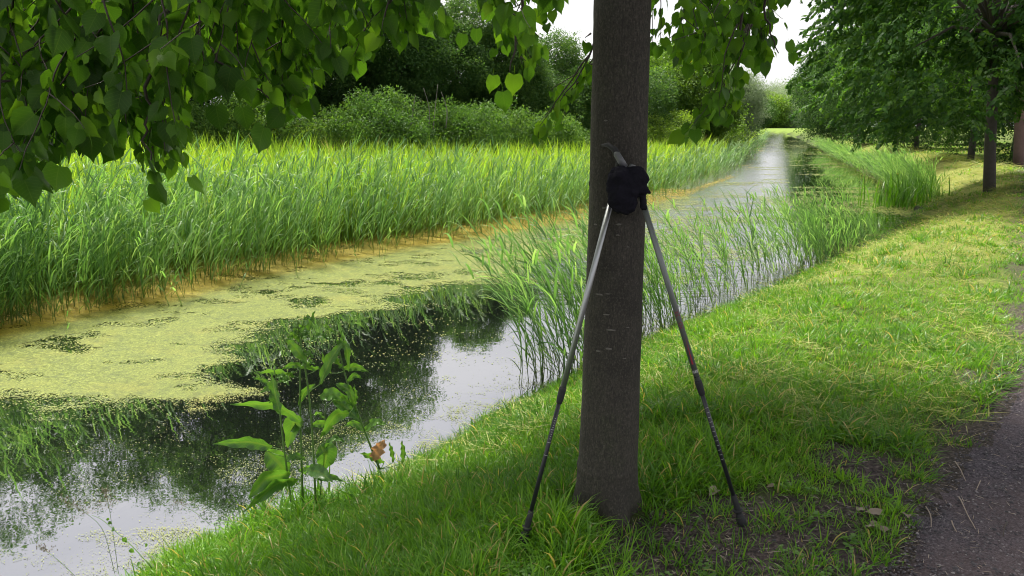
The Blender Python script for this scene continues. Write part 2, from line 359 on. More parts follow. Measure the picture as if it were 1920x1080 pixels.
def height(x, y):
    r, l = sR(x, y), sL(x, y); po, pa = path_off(x, y); rr = np.hypot(x, y)
    wide = 1.65 + 0.5 * sstep(8, 18, y)
    zr = WZ + 0.05 + (0.55 + 0.25 * sstep(9, 20, y) * (1 - sstep(2.0, 4.0, r))) * sstep(-0.05, 1, r / wide) ** 0.85
    zr = zr + 0.09 * (fbm(x * 1.9, y * 1.9, 31) - 0.5) * sstep(0, 0.5, r) * (po < 0) + 0.02 * (fbm(x * 11, y * 11, 32) - 0.5) * sstep(0, .3, r) * (rr < 20)
    zl = WZ - 0.08 * (1 - sstep(1.0, 1.6, l)) + 0.02 * sstep(1.2, 1.8, l) + 0.3 * sstep(3, 9, l) + 1.1 * sstep(15, 30, l) + 0.05 * (fbm(x * 1.5, y * 1.5, 33) - 0.5)
    bedR = WZ + r * 0.9; bedL = WZ + l * 0.5
    bed = np.maximum(np.maximum(bedR, bedL), WZ - 0.7)
    return np.where(r > 0, zr, np.where(l > 0, zl, bed))
def soil_mask(x, y):
    po, pa = path_off(x, y); n = fbm(x * 3.0, y * 3.0, 41); n2 = fbm(x * 9, y * 9, 42)
    a = sstep(-0.35, -0.02, po + 0.5 * (n - 0.5)) * 0.95
    d = np.exp(-(((x - 0.95) / 0.42) ** 2 + ((y - 2.35) / 0.38) ** 2)) * 1.35 + np.exp(-(((x - 0.6) / 0.9) ** 2 + ((y - 1.95) / 0.2) ** 2)) * 1.0 \
        + np.exp(-(((x - 1.5) / 0.35) ** 2 + ((y - 2.9) / 0.35) ** 2)) * 0.8 + np.exp(-(((x - 0.45) / 0.25) ** 2 + ((y - 2.3) / 0.2) ** 2)) * 0.8
    b = sstep(0.42, 0.8, d * (0.55 + 0.9 * n2))
    return np.clip(np.maximum(a, b), 0, 1)
def dry_mask(x, y):
    r = sR(x, y); n = fbm(x * 1.1, y * 1.1, 51); fine = fbm(x * 5, y * 5, 52)
    a = sstep(0.25, 0.7, r) * (1 - sstep(1.7, 2.9, r)) * sstep(6.2, 8.5, y)
    b = 0.55 * sstep(0.5, 0.66, n) * sstep(5.5, 8, y) * (r > 0.3)
    return np.clip(np.maximum(a * (0.3 + 0.9 * fine), b), 0, 1) * (1 - sstep(55, 100, y))

# ground: one sheet, fine near the camera, out past the horizon
nr, na = 330, 540
rad = np.concatenate([[0.0], np.geomspace(0.5, 900, nr)])
ang = np.arange(na) * 2 * math.pi / na
# finer angles towards the view
ang = ang - 0.42 * np.sin(2 * (ang - math.pi / 2)) * 1.0
X = rad[1:, None] * np.cos(ang)[None]; Y = rad[1:, None] * np.sin(ang)[None]
Z = height(X, Y); Z = np.where(rad[1:, None] > 260, np.where(Z < -0.2, Z, 0.2), Z)
V = np.stack([X, Y, Z], -1).reshape(-1, 3); V = np.concatenate([V, [[0, 0, float(height(np.array([0.]), np.array([0.]))[0])]]])
i = np.arange(nr - 1)[:, None] * na; j = np.arange(na)[None]; j2 = (j + 1) % na
F = np.stack([i + j, i + na + j, i + na + j2, i + j2], -1).reshape(-1, 4)
F3 = np.stack([np.full(na, nr * na), np.arange(na), (np.arange(na) + 1) % na], -1)
gx, gy = V[:, 0], V[:, 1]; r_, l_ = sR(gx, gy), sL(gx, gy)
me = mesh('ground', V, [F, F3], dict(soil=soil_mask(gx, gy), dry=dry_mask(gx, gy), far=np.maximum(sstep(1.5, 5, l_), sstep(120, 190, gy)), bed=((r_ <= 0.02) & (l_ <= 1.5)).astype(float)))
tag(obj('ground', me, M['ground']), kind='structure')
# path: its own sheet just above the ground
u = np.concatenate([np.linspace(-12, 8, 400), np.linspace(8.05, 130, 420)]); w = np.linspace(0, 2.5, 34)
base = PA[None] + u[:, None] * PD[None]; nrm = np.array((PD[1], -PD[0]))
PX = base[:, None, 0] + w[None, :, None][..., 0] * nrm[0]; PY = base[:, None, 1] + w[None] * nrm[1]
q, _ = path_off(PX, PY); q2 = q - w[None]                    # wavy near edge
PX = PX - q2 * nrm[0] * (1 - w[None] / 2.5); PY = PY - q2 * nrm[1] * (1 - w[None] / 2.5)
PZ = height(PX, PY) + 0.006 + 0.006 * (fbm(PX * 16, PY * 16, 61) - 0.5) * (np.hypot(PX, PY) < 15)
PZ[:, 0] -= 0.012; PZ[:, -1] -= 0.012
n0, n1 = PX.shape; k = (np.arange(n0 - 1)[:, None] * n1 + np.arange(n1 - 1)[None])
F = np.stack([k, k + 1, k + n1 + 1, k + n1], -1).reshape(-1, 4)
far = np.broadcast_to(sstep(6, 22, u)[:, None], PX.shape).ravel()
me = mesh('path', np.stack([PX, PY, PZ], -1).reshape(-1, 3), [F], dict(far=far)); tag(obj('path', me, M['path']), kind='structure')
# water
V = [(-400, -300, WZ), (400, -300, WZ), (400, 500, WZ), (-400, 500, WZ)]
poly = np.concatenate([Ls + np.array((-0.8, 0.5)), (Rs + np.array((0.5, -0.3)))[::-1]])
me = bpy.data.meshes.new('water'); nL, nR = len(Ls), len(Rs)
m = 200
def resample(P, m):
    d = np.concatenate([[0], np.cumsum(np.linalg.norm(np.diff(P, axis=0), axis=1))]); s = np.linspace(0, 1, m) ** 1.0 * d[-1]
    return np.stack([np.interp(s, d, P[:, 0]), np.interp(s, d, P[:, 1])], -1)
# pair the two banks by y so that the strip stays tidy
ys = np.concatenate([np.linspace(-60, -1, 20), np.linspace(0, 40, 80), np.linspace(42, 305, 60)])
xl = np.interp(ys, Ls[:, 1], Ls[:, 0]) - 2.6; xr = np.interp(ys, Rs[:, 1], Rs[:, 0]) + 0.7
ff = np.linspace(0, 1, 41); WX = xl[:, None] * (1 - ff) + xr[:, None] * ff; WY = np.repeat(ys[:, None], 41, 1)
k = np.arange(len(ys) - 1)[:, None] * 41 + np.arange(40)[None]; F = np.stack([k, k + 1, k + 42, k + 41], -1).reshape(-1, 4); V = np.stack([WX, WY, np.full(WX.shape, WZ)], -1).reshape(-1, 3)
# the open middle reach catches the breeze; the sheltered right side stays calm
rip = sstep(8.2, 12.5, WY + .8 * WX) * (1 - sstep(-.5, 1.2, WX - (.362 * WY - .5))) * (WX > -1.5)
rip = rip * (1 - .55 * sstep(40, 70, WY))
tag(obj('water', mesh('water', V, [F], dict(ripple=rip.ravel())), M['water']), kind='structure')

# ------------------------------------------------------------ scattering by geometry nodes (stuff and crowns)
def scatter_group(variants):
    g = bpy.data.node_groups.new('scatter', 'GeometryNodeTree'); g.interface.new_socket('Geometry', in_out='INPUT', socket_type='NodeSocketGeometry'); g.interface.new_socket('Geometry', in_out='OUTPUT', socket_type='NodeSocketGeometry')
    gi = g.nodes.new('NodeGroupInput'); go = g.nodes.new('NodeGroupOutput'); ip = g.nodes.new('GeometryNodeInstanceOnPoints')
    ip.inputs['Pick Instance'].default_value = True
    jn = g.nodes.new('GeometryNodeJoinGeometry')
    for v in variants:
        oi = g.nodes.new('GeometryNodeObjectInfo'); oi.inputs['Object'].default_value = v; oi.transform_space = 'ORIGINAL'
        ti = g.nodes.new('GeometryNodeGeometryToInstance'); g.links.new(oi.outputs['Geometry'], ti.inputs[0]); g.links.new(ti.outputs[0], jn.inputs[0])
    g.links.new(gi.outputs[0], ip.inputs['Points']); g.links.new(jn.outputs[0], ip.inputs['Instance'])
    for nm, ty, sock in (('idx', 'INT', 'Instance Index'), ('rot', 'FLOAT_VECTOR', 'Rotation'), ('scl', 'FLOAT_VECTOR', 'Scale')):
        na_ = g.nodes.new('GeometryNodeInputNamedAttribute'); na_.data_type = ty; na_.inputs[0].default_value = nm
        g.links.new(na_.outputs[0], ip.inputs[sock])
    g.links.new(ip.outputs[0], go.inputs[0]); return g
_groups = {}
def scatter(name, P, variants, rot=None, scl=1.0, tint=None, parent=None):
    P = np.asarray(P, np.float32).reshape(-1, 3); n = len(P)
    me = bpy.data.meshes.new(name); me.vertices.add(n); me.vertices.foreach_set('co', P.ravel())
    if rot is None: rot = np.stack([np.zeros(n), np.zeros(n), rng.uniform(0, 6.283, n)], -1)
    s = np.asarray(scl, float); s = np.broadcast_to(s if s.ndim == 2 else s.reshape(-1, 1) * np.ones(3), (n, 3))
    tint = rng.uniform(0, 1, n) if tint is None else np.broadcast_to(tint, (n,))
    a = me.attributes.new('rot', 'FLOAT_VECTOR', 'POINT'); a.data.foreach_set('vector', np.asarray(rot, np.float32).ravel())
    a = me.attributes.new('scl', 'FLOAT_VECTOR', 'POINT'); a.data.foreach_set('vector', np.ascontiguousarray(s, np.float32).ravel())
    a = me.attributes.new('idx', 'INT', 'POINT'); a.data.foreach_set('value', rng.integers(0, len(variants), n).astype(np.int32))
    a = me.attributes.new('tint', 'FLOAT', 'POINT'); a.data.foreach_set('value', np.asarray(tint, np.float32))
    me.update(); o = obj(name, me, variants[0].data.materials[0], parent)
    key = tuple(v.name for v in variants)
    if key not in _groups: _groups[key] = scatter_group(variants)
    md = o.modifiers.new('scatter', 'NODES'); md.node_group = _groups[key]; return o
def template(name, mb, mat, smooth=True):
    o = bpy.data.objects.new(name, mb.mesh(name, smooth)); o.data.materials.append(mat); return o
def euler_of(Rm):
    ry = -np.arcsin(np.clip(Rm[..., 2, 0], -1, 1)); rx = np.arctan2(Rm[..., 2, 1], Rm[..., 2, 2]); rz = np.arctan2(Rm[..., 1, 0], Rm[..., 0, 0])
    return np.stack([rx, ry, rz], -1)
def frame_of(Yd, Nd):
    """rotation whose local +Y is Yd and whose local +Z is close to Nd"""
    Yd = Yd / np.linalg.norm(Yd, axis=-1, keepdims=True); Xd = np.cross(Yd, Nd); Xd /= np.linalg.norm(Xd, axis=-1, keepdims=True) + 1e-9
    Zd = np.cross(Xd, Yd); return np.stack([Xd, Yd, Zd], -1)

# ---- templates
def tuft(n, h, w, spread, lean=(0.05, 0.7), curl=(0.2, 1.5), S=4):
    mb = MB(); a = rng.uniform(0, 6.283, n); rr = spread * np.sqrt(rng.uniform(0, 1, n))
    b = np.stack([rr * np.cos(a), rr * np.sin(a), np.full(n, -0.01)], -1); ll = h * rng.uniform(0.45, 1.1, n)
    V, F, t = ribbons(b, a + rng.normal(0, 0.9, n), ll, w * rng.uniform(0.6, 1.3, n), rng.uniform(*lean, n), rng.uniform(*curl, n), S, rng.normal(0, 0.7, n))
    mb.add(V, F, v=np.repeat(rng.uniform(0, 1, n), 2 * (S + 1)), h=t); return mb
TUFT = [template('grass_tuft', tuft(rng.integers(7, 13), 0.17, rng.uniform(.0045, .009), 0.045, (.1, 1.0), (.3, 2.0)), M['grass']) for _ in range(12)]
TURF = [template('turf_tuft', tuft(16, 0.055, 0.0042, 0.05, (0.1, 0.9), (0.2, 1.2), 3), M['grass']) for _ in range(6)]
FARTURF = [template('far_turf', tuft(16, 0.09, 0.011, 0.12, (0.1, 0.9), (0.2, 1.2), 3), M['grass']) for _ in range(5)]
MEADOW = [template('meadow_tuft', tuft(18, 0.75, 0.016, 0.13, (0.0, 0.3), (0.1, 0.9), 4), M['meadow']) for _ in range(6)]
STRAW = []
for _ in range(6):
    mb = MB(); n = 16; a = rng.uniform(0, 6.283, n)
    b = np.stack([rng.normal(0, .05, n), rng.normal(0, .05, n), rng.uniform(0.0, 0.025, n)], -1)
    V, F, t = ribbons(b, a, rng.uniform(0.05, 0.14, n), 0.003, rng.uniform(1.2, 1.7, n), rng.uniform(-.4, .5, n), 3, rng.normal(0, .8, n))
    mb.add(V, F, v=np.repeat(rng.uniform(0, 1, n), 8), h=1.0); STRAW.append(template('straw_wisp', mb, M['straw']))
def reed(h=1.6, leaves=9, wind=0.0, lw=0.017, S=5, first=0.18):
    """one reed stalk: thin stem, long alternate blades; the wind bends it towards local +X"""
    mb = MB(); m = 7; tt = np.linspace(0, 1, m); bend = rng.uniform(0.03, 0.14) + wind * 0.30
    az0 = rng.normal(0, 0.35); px = bend * h * tt ** 2.1
    P = np.stack([px * math.cos(az0), px * math.sin(az0), h * tt * (1 - 0.12 * bend * tt)], -1)
    V, F = tube(P, np.linspace(0.0042, 0.0016, m), 3, False); mb.add(V, F, v=0.45, h=np.repeat(tt, 3))
    k = np.linspace(first, 0.98, leaves) + rng.normal(0, .015, leaves); k = np.clip(k, .05, 1)
    b = np.stack([np.interp(k, tt, P[:, i]) for i in range(3)], -1)
    az = np.where(np.arange(leaves) % 2, 0.5, math.pi - 0.5) + rng.normal(0, 0.55, leaves)
    az = np.where(rng.random(leaves) < 0.35 + wind * 0.5, rng.normal(0, 0.5, leaves), az)
    ll = (0.24 + 0.32 * np.sin(np.pi * np.clip(k, .1, .9))) * rng.uniform(.65, 1.2, leaves) * h / 1.6
    V, F, t = ribbons(b, az, ll, lw * rng.uniform(.65, 1.2, leaves), rng.uniform(0.15, 0.7, leaves), rng.uniform(0.3, 2.3, leaves), S, rng.normal(0, 0.8, leaves), 'reed', 1.7)
    mb.add(V, F, v=np.repeat(rng.uniform(0, 0.95, leaves) ** 1.1, 2 * (S + 1)), h=np.repeat(k, 2 * (S + 1))); return mb
REED = [template('reed', reed(1.66 * rng.uniform(.82, 1.08), 11, 0.4, 0.025, first=.07), M['reed']) for _ in range(14)]
REEDW = [template('windblown_reed', reed(1.3 * rng.uniform(.85, 1.1), 11, 1.15, 0.019, first=0.10), M['reed']) for _ in range(10)]
YOUNG = [template('young_reed', reed(0.5 * rng.uniform(.7, 1.2), 4, 0.5, 0.02, first=0.45), M['reed']) for _ in range(5)]

def leaf_piece(size=1.0, rows=12, fold=0.18, droop=0.5, petiole=0.45, serr=0.03):
    """a heart-shaped leaf, base at the origin, tip towards -? +Y; unit length"""
    t = np.linspace(0, 1, rows); wd = 0.47 * np.sin(np.pi * np.clip(t * 0.86 + 0.14, 0, 1)) ** 0.62 * (1 - t ** 3.2) ** 0.9
    wd[0] = 0.26; ym = t * 1.0; ys_ = ym.copy(); ys_[0] = -0.10; ys_[1] -= 0.06; ys_[2] -= .02
    s = 1 + serr * np.where(np.arange(rows) % 2, 1, -1); wl = wd * s * rng.uniform(.95, 1.05); wr = wd * s * rng.uniform(.95, 1.05)
    wd[-1] = 0.0; wl[-1] = wr[-1] = 0.004; ym[-1] = ys_[-1] = 1.06
    zz = -droop * t ** 1.7 * 0.5; cur = rng.uniform(-0.5, 0.9)
    rowsV = []
    for i in range(rows):
        rowsV += [(-wl[i], ys_[i], zz[i] + fold * wl[i] - cur * wl[i] ** 2 + rng.normal(0, .012)), (-wl[i] * .5, (ym[i] + ys_[i]) / 2, zz[i] + fold * wl[i] * .5 - cur * (wl[i] * .5) ** 2 + .012),
                  (0, ym[i], zz[i]), (wr[i] * .5, (ym[i] + ys_[i]) / 2, zz[i] + fold * wr[i] * .5 - cur * (wr[i] * .5) ** 2 + .012), (wr[i], ys_[i], zz[i] + fold * wr[i] - cur * wr[i] ** 2 + rng.normal(0, .012))]
    V = np.array(rowsV) * size; k = np.arange(rows - 1)[:, None] * 5 + np.arange(4)[None]
    F = np.stack([k, k + 1, k + 6, k + 5], -1).reshape(-1, 4)
    lx = V[:, 0] / size; ly = V[:, 1] / size
    if petiole:
        V2 = np.array([(-.008, 0, 0), (.008, 0, 0), (.008, -petiole, petiole * .25), (-.008, -petiole, petiole * .25)]) * size
        F = np.concatenate([F, [[len(V), len(V) + 1, len(V) + 2, len(V) + 3]]]); V = np.concatenate([V, V2]); lx = np.concatenate([lx, [1] * 4]); ly = np.concatenate([ly, [0] * 4])
    return V, F, lx, ly
LEAF = []
for _ in range(10):
    V, F, lx, ly = leaf_piece(0.059, 9, rng.uniform(.0, .3), rng.uniform(.1, .7)); mb = MB(); mb.add(V, F, lx=lx, ly=ly, v=rng.uniform(0.2, .8)); LEAF.append(template('linden_leaf', mb, M['linden']))
def spray(nleaf, length, size, droop, rows=5, mat='linden', flat=0.3):
    """a drooping twig with alternate leaves"""
    mb = MB(); m = 7; tt = np.linspace(0, 1, m); P = np.stack([length * tt * (1 - .2 * tt), rng.normal(0, .02, m).cumsum(), -droop * length * tt ** 1.8], -1)
    V, F = tube(P, np.linspace(0.004, .0012, m), 3, False); mb.add(V, F, v=0.0, lx=1.0, ly=0.0)
    for i in range(nleaf):
        k = (i + .5) / nleaf; b = np.array([np.interp(k, tt, P[:, c]) for c in range(3)]); side = 1 if i % 2 else -1
        V, F, lx, ly = leaf_piece(size * rng.uniform(.7, 1.2), rows, rng.uniform(0, .3), rng.uniform(.2, .8), .35)
        Yd = np.array((0.5 + rng.normal(0, .25), side * rng.uniform(.3, 1), -0.55 + rng.normal(0, .35))); Nd = np.array((rng.normal(0, flat), rng.normal(0, flat) + side * .3, 1.0))
        Rm = frame_of(Yd, Nd); V = V @ Rm.T + b + Rm[:, 1] * size * .35
        mb.add(V, F, lx=lx, ly=ly, v=rng.uniform(0, 1))
    return mb
SPRAY = [template('linden_spray', spray(12, 0.42, 0.066, .6), M['linden']) for _ in range(5)]
SPRAYFAR = [template('linden_far_spray', spray(20, 0.55, 0.085, .45, 4), M['linden_far']) for _ in range(6)]
def cluster(n, spanr, size, aspect=0.5):
    """a ragged clump of small leaves round the end of a branch"""
    mb = MB(); c = rng.normal(0, 1, (n, 3)); c = c / np.linalg.norm(c, axis=1)[:, None] * (rng.uniform(0.2, 1, n) ** .5)[:, None] * spanr * np.array((1, 1, .6))
    Yd = c + rng.normal(0, .35 * spanr, (n, 3)) + np.array((0, 0, -.15 * spanr)); Nd = rng.normal(0, .5, (n, 3)) + np.array((0, 0, 1.0))
    Rm = frame_of(Yd, Nd); L_ = size * rng.uniform(.6, 1.25, n)
    q = np.array([(0, 0, 0), (aspect * .5, .45, .06), (0, 1, -.12), (-aspect * .5, .45, .06)])
    V = np.einsum('nij,kj->nki', Rm, q) * L_[:, None, None] + c[:, None]
    k = np.arange(n) * 4; F = np.stack([k, k + 1, k + 2, k + 3], -1); mb.add(V.reshape(-1, 3), F, v=np.repeat(rng.uniform(0, 1, n), 4)); return mb
CL = {k: [template(k + '_clump', cluster(n, s, l, a), M[k]) for _ in range(5)] for k, n, s, l, a in (('bush', 46, 0.30, 0.075, 0.55), ('bright', 46, .32, .085, .6), ('willow', 50, .34, .10, .22), ('nettle', 44, .28, .09, .45))}
LIND = SPRAYFAR
print('templates ok')

# ------------------------------------------------------------ sampling regions
def polar_samples(k, r0, r1, a0=-0.72, a1=0.80, pw=2.0):
    """points round the camera spot, denser near it (k/r^2 per square metre); angle from +Y towards +X"""
    n = int(k * (a1 - a0) * math.log(r1 / r0)); a = rng.uniform(a0, a1, n); r = r0 * (r1 / r0) ** rng.random(n)
    return r * np.sin(a), r * np.cos(a), r
GREG = ((5.5, 0.35), (0, 0))
# -- grass on the near bank
x, y, r = polar_samples(12500, 1.55, 7.5, -0.95, 0.95)
s = sR(x, y); po, _ = path_off(x, y); so = soil_mask(x, y); dr = dry_mask(x, y)
long_ = np.clip(1 - sstep(.3, 1.6, s) * .55 + 0.55 * np.exp(-((x - .3) ** 2 + (y - 2.4) ** 2) / .35), 0, 1.3) * (1 - sstep(0.9, 2.2, x - 0.25 * y) * .45)
n = fbm(x * 2.3, y * 2.3, 71)
keep = (s > 0.0) & (po < -0.02) & (rng.random(len(x)) > so * .93) & (rng.random(len(x)) > dr * .5) & (rng.random(len(x)) < 0.35 + 1.2 * n) & (np.hypot(x - .37, y - 2.54) > .12)
x, y, s, lg, n, dr = x[keep], y[keep], s[keep], long_[keep], n[keep], dr[keep]; z = height(x, y)
sc = (0.34 + 0.46 * lg) * (0.35 + 1.1 * fbm(x * 5.5, y * 5.5, 75)) * (0.7 + 0.7 * n) * (.55 + .45 * sstep(0, .5, s)) * rng.uniform(.6, 1.25, len(x)) * (1 - .35 * dr)
for tx_, ty_ in ((.02, 2.2), (.80, 2.36)):
    k = (np.abs(x - tx_) > .07) | (y > ty_ + .08) | (y < ty_ - .28) | (rng.random(len(x)) < .15); x, y, s, lg, n, dr, z, sc = [q_[k] for q_ in (x, y, s, lg, n, dr, z, sc)]
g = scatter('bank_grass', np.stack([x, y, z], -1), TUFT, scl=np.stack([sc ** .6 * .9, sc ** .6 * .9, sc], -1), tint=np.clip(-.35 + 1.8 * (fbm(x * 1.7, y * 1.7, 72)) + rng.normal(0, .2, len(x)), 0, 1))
tag(g, 'lush green grass on the near bank round the foot of the trunk', 'grass', kind='stuff')
x, y, r = polar_samples(6500, 1.6, 12, -0.9, 0.95)
s = sR(x, y); po, _ = path_off(x, y); so = soil_mask(x, y); dr = dry_mask(x, y)
keep = (s > 0.1) & (po < 0.0) & (rng.random(len(x)) > so * .85) & (rng.random(len(x)) > dr * .7) & (np.hypot(x - .37, y - 2.54) > .12)
x, y = x[keep], y[keep]; sc = rng.uniform(.7, 1.4, len(x)) * (1 + sstep(4, 12, y) * .7)
g = scatter('turf', np.stack([x, y, height(x, y)], -1), TURF, scl=sc, tint=np.clip(-.3 + 1.8 * fbm(x * 1.4, y * 1.4, 73) + rng.normal(0, .18, len(x)), 0, 1))
tag(g, 'short bright green turf between the canal bank and the path', 'turf', kind='stuff')
x, y, r = polar_samples(9000, 3.4, 24, -0.4, 0.9)
s = sR(x, y); po, _ = path_off(x, y); keep = (s > 0.2) & (po < -.05) & (fbm(x * 2.6, y * 2.6, 76) > .60) & (rng.random(len(x)) < .8)
x, y, r = x[keep], y[keep], r[keep]; sc = rng.uniform(.4, .95, len(x)) * np.maximum(1, (r / 7) ** .4)
g = scatter('grass_clumps', np.stack([x, y, height(x, y)], -1), TUFT, scl=np.stack([sc * 1.3, sc * 1.3, sc], -1), tint=rng.uniform(0, .45, len(x)))
tag(g, 'darker coarse grass clumps standing up from the mown lawn', 'grass', kind='stuff')
x, y, r = polar_samples(7000, 9, 75, -0.1, 0.8)
s = sR(x, y); po, _ = path_off(x, y); dr = dry_mask(x, y)
keep = (s > 0.15) & ((po < 0) | (po > 2.5)) & (rng.random(len(x)) > dr * .75)
x, y, r = x[keep], y[keep], r[keep]; sc = rng.uniform(.6, 1.3, len(x)) * (r / 12) ** .55
g = scatter('distant_turf', np.stack([x, y, height(x, y)], -1), FARTURF, scl=np.stack([sc, sc, sc * .75], -1), tint=np.clip(-.1 + 1.6 * fbm(x * .9, y * .9, 74) + rng.normal(0, .15, len(x)), 0, 1))
tag(g, 'sunlit turf along the far stretch of bank beside the path', 'turf', kind='stuff')
x, y, r = polar_samples(9000, 3.5, 45, -0.5, 0.75)
s = sR(x, y); po, _ = path_off(x, y); dr = dry_mask(x, y)
keep = (s > 0.05) & (po < -.1) & (rng.random(len(x)) < dr * .5 + .08 * (r < 7))
x, y, r = x[keep], y[keep], r[keep]
g = scatter('cut_grass', np.stack([x, y, height(x, y) + .01], -1), STRAW, scl=rng.uniform(.8, 1.5, len(x)) * np.maximum(1, r / 9))
tag(g, 'pale mown grass clippings lying on the slope of the bank', 'clippings', kind='stuff')
WEEDS = []
for _ in range(5):
    mb = MB()
    for q_ in range(int(rng.integers(4, 9))):
        V, F, lx, ly = leaf_piece(rng.uniform(.014, .028), 5, .25, .4, .5, .05); a_ = rng.uniform(0, 6.28); Rm_ = np.array(Matrix.Rotation(a_, 3, 'Z') @ Matrix.Rotation(rng.uniform(-.2, .5), 3, 'X')); mb.add(V @ Rm_.T + np.array((-math.sin(a_) * .014, math.cos(a_) * .014, rng.uniform(.015, .04))), F, lx=lx, ly=ly, v=rng.uniform(.2, 1))
    WEEDS.append(template('lawn_weed', mb, M['dock']))
x, y, r = polar_samples(420, 1.8, 8, -.6, .9); k = (sR(x, y) > .2) & (path_off(x, y)[0] < -.05) & (fbm(x * 1.7, y * 1.7, 77) > .45); x, y = x[k], y[k]
tag(scatter('lawn_weeds', np.stack([x, y, height(x, y)], -1), WEEDS, scl=rng.uniform(.4, .85, len(x))), 'small round-leaved weeds dotted through the lawn', 'weeds', kind='stuff')
# -- reed bed beyond the canal
WIND = 0.25
x, y, r = polar_samples(9500, 6.5, 190, -0.85, 0.42)
l = sL(x, y); n = fbm(x * .55, y * .55, 81)
keep = (l > -0.4) & (l < 1.1 + 2.0 * n * (1 - .5 * sstep(13, 20, y)) + 0.02 * r) & (rng.random(len(x)) < .25 + 1.3 * n + .5 * sstep(0, .5, l) ) & (rng.random(len(x)) < sstep(-.5, .05, l) + .10)
x, y, r, l = x[keep], y[keep], r[keep], l[keep]; m_ = len(x); fat = np.maximum(1, (r / 16) ** .5)
sc = rng.uniform(.60, 1.0, m_) * (.94 + .08 * sstep(-.1, .9, l))
rot = np.stack([rng.normal(0, .06, m_), rng.normal(0.02, .07, m_), WIND + rng.normal(0, .75, m_)], -1)
sc = sc * (1 - .22 * sstep(13, 21, y))
g = scatter('reed_bed', np.stack([x, y, np.maximum(height(x, y), WZ) - .03], -1), REED, rot, np.stack([sc * fat, sc * fat, sc], -1), np.clip(.2 + .75 * fbm(x * .8, y * .8, 82) + rng.normal(0, .16, m_), 0, 1))
tag(g, 'tall green reeds in a dense bed along the far side of the canal', 'reeds', kind='stuff')
x, y, r = polar_samples(9000, 9, 190, -0.85, 0.40)
l = sL(x, y); keep = (l > 1.3) & (l < 26); x, y, r, l = x[keep], y[keep], r[keep], l[keep]; m_ = len(x)
sc = rng.uniform(.75, 1.08, m_) * (2.0 - .25 * sstep(6, 20, l)); fat = (r / 14) ** .45
g = scatter('meadow_grass', np.stack([x, y, height(x, y)], -1), MEADOW, None, np.stack([sc * fat, sc * fat, sc], -1), np.clip(.15 + 1.0 * fbm(x * .25, y * .35, 83) + rng.normal(0, .14, m_), 0, 1))
tag(g, 'yellow green meadow grass between the reeds and the bushes', 'meadow grass', kind='stuff')
M['seedy'] = leaf_mat('seeding_grass', [(0.20, 0.17, 0.08), (0.32, 0.26, 0.14), (0.42, 0.34, 0.22)], 0.35, (1, 1, 0.7), 0.6, 0.2)
SEEDY = [template('seeding_tuft', tuft(12, 0.8, 0.011, 0.13, (0.0, 0.3), (0.1, 0.8), 4), M['seedy']) for _ in range(4)]
x, y, r = polar_samples(3600, 15, 150, -0.25, 0.36); l = sL(x, y); keep = (l > 3.0) & (l < 22) & (fbm(x * .3, y * .3, 84) + .25 * sstep(0, .25, np.arctan2(x, y)) > .55); x, y, r, l = x[keep], y[keep], r[keep], l[keep]
g = scatter('seeding_grass', np.stack([x, y, height(x, y)], -1), SEEDY, None, np.stack([1.9 * (r / 14) ** .45, 1.9 * (r / 14) ** .45, rng.uniform(1.5, 2.15, len(x))], -1))
tag(g, 'tan flowering grass heads in patches over the far meadow', 'flowering grass', kind='stuff')
# lone shoots standing in the floating weed
x, y, r = polar_samples(800, 6, 40, -0.8, 0.42)
l = sL(x, y); keep = (l < 0.1) & (l > -1.1) & (rng.random(len(x)) < np.exp(l * 2.0)); x, y, r = x[keep], y[keep], r[keep]
g = scatter('reed_shoots', np.stack([x, y, np.full(len(x), WZ - .05)], -1), YOUNG, np.stack([rng.normal(0, .25, len(x)), rng.normal(0, .25, len(x)), rng.uniform(0, 6.28, len(x))], -1), rng.uniform(.5, 1.2, len(x)))
tag(g, 'young reed shoots standing in the floating weed before the reed bed', 'reed shoots', kind='stuff')
# -- reeds on the near side
def reed_patch(name, label, x0, x1, n, off, h, fat=1.0, lean=-0.9, spread=.5, kinds=None, tnt=.5):
    """a stand of reeds rooted along the right waterline between two distances y"""
    d = np.concatenate([[0], np.cumsum(np.linalg.norm(np.diff(Rs, axis=0), axis=1))])
    ya, yb = x0, x1; yy = rng.uniform(ya, yb, n); xx = np.interp(yy, Rs[:, 1], Rs[:, 0]); 
    t = np.array((np.interp(yb, Rs[:, 1], Rs[:, 0]) - np.interp(ya, Rs[:, 1], Rs[:, 0]), yb - ya)); t /= np.linalg.norm(t); nr_ = np.array((-t[1], t[0]))
    o = off[0] + (off[1] - off[0]) * rng.random(n); xx = xx + nr_[0] * o; yy = yy + nr_[1] * o
    c = (xx.mean(), yy.mean(), WZ); e = empty(name, (float(c[0]), float(c[1]), WZ), label, 'reeds')
    rot = np.stack([rng.normal(0, .12, n), rng.normal(.08, .12, n), math.pi + lean * 0 + rng.normal(.1, spread, n)], -1)
    s_ = h * rng.uniform(.65, 1.1, n)
    g = scatter('stalks', np.stack([xx, yy, np.full(n, WZ - .03)], -1), kinds or REEDW, rot, np.stack([s_ * fat, s_ * fat, s_], -1), np.clip(tnt + rng.normal(0, .2, n), 0, 1), e)
    g['kind'] = 'stuff'; return e
reed_patch('reed_clump', 'windblown reeds rising behind the near trunk, in front of the open water', 5.4, 7.4, 140, (-.1, .4), 1.0)
reed_patch('reed_clump', 'thin sparse reeds just right of the near trunk, bending over the water', 7.0, 9.4, 95, (-.1, .7), .88)
reed_patch('reed_clump', 'thick clump of reeds at the waterline halfway along the mown slope', 9.4, 11.9, 190, (-.2, .6), .86)
reed_patch('reed_clump', 'low reeds and weeds at the near end of the dark inlet', 12.4, 14.2, 70, (-.2, .4), .45, tnt=.35)
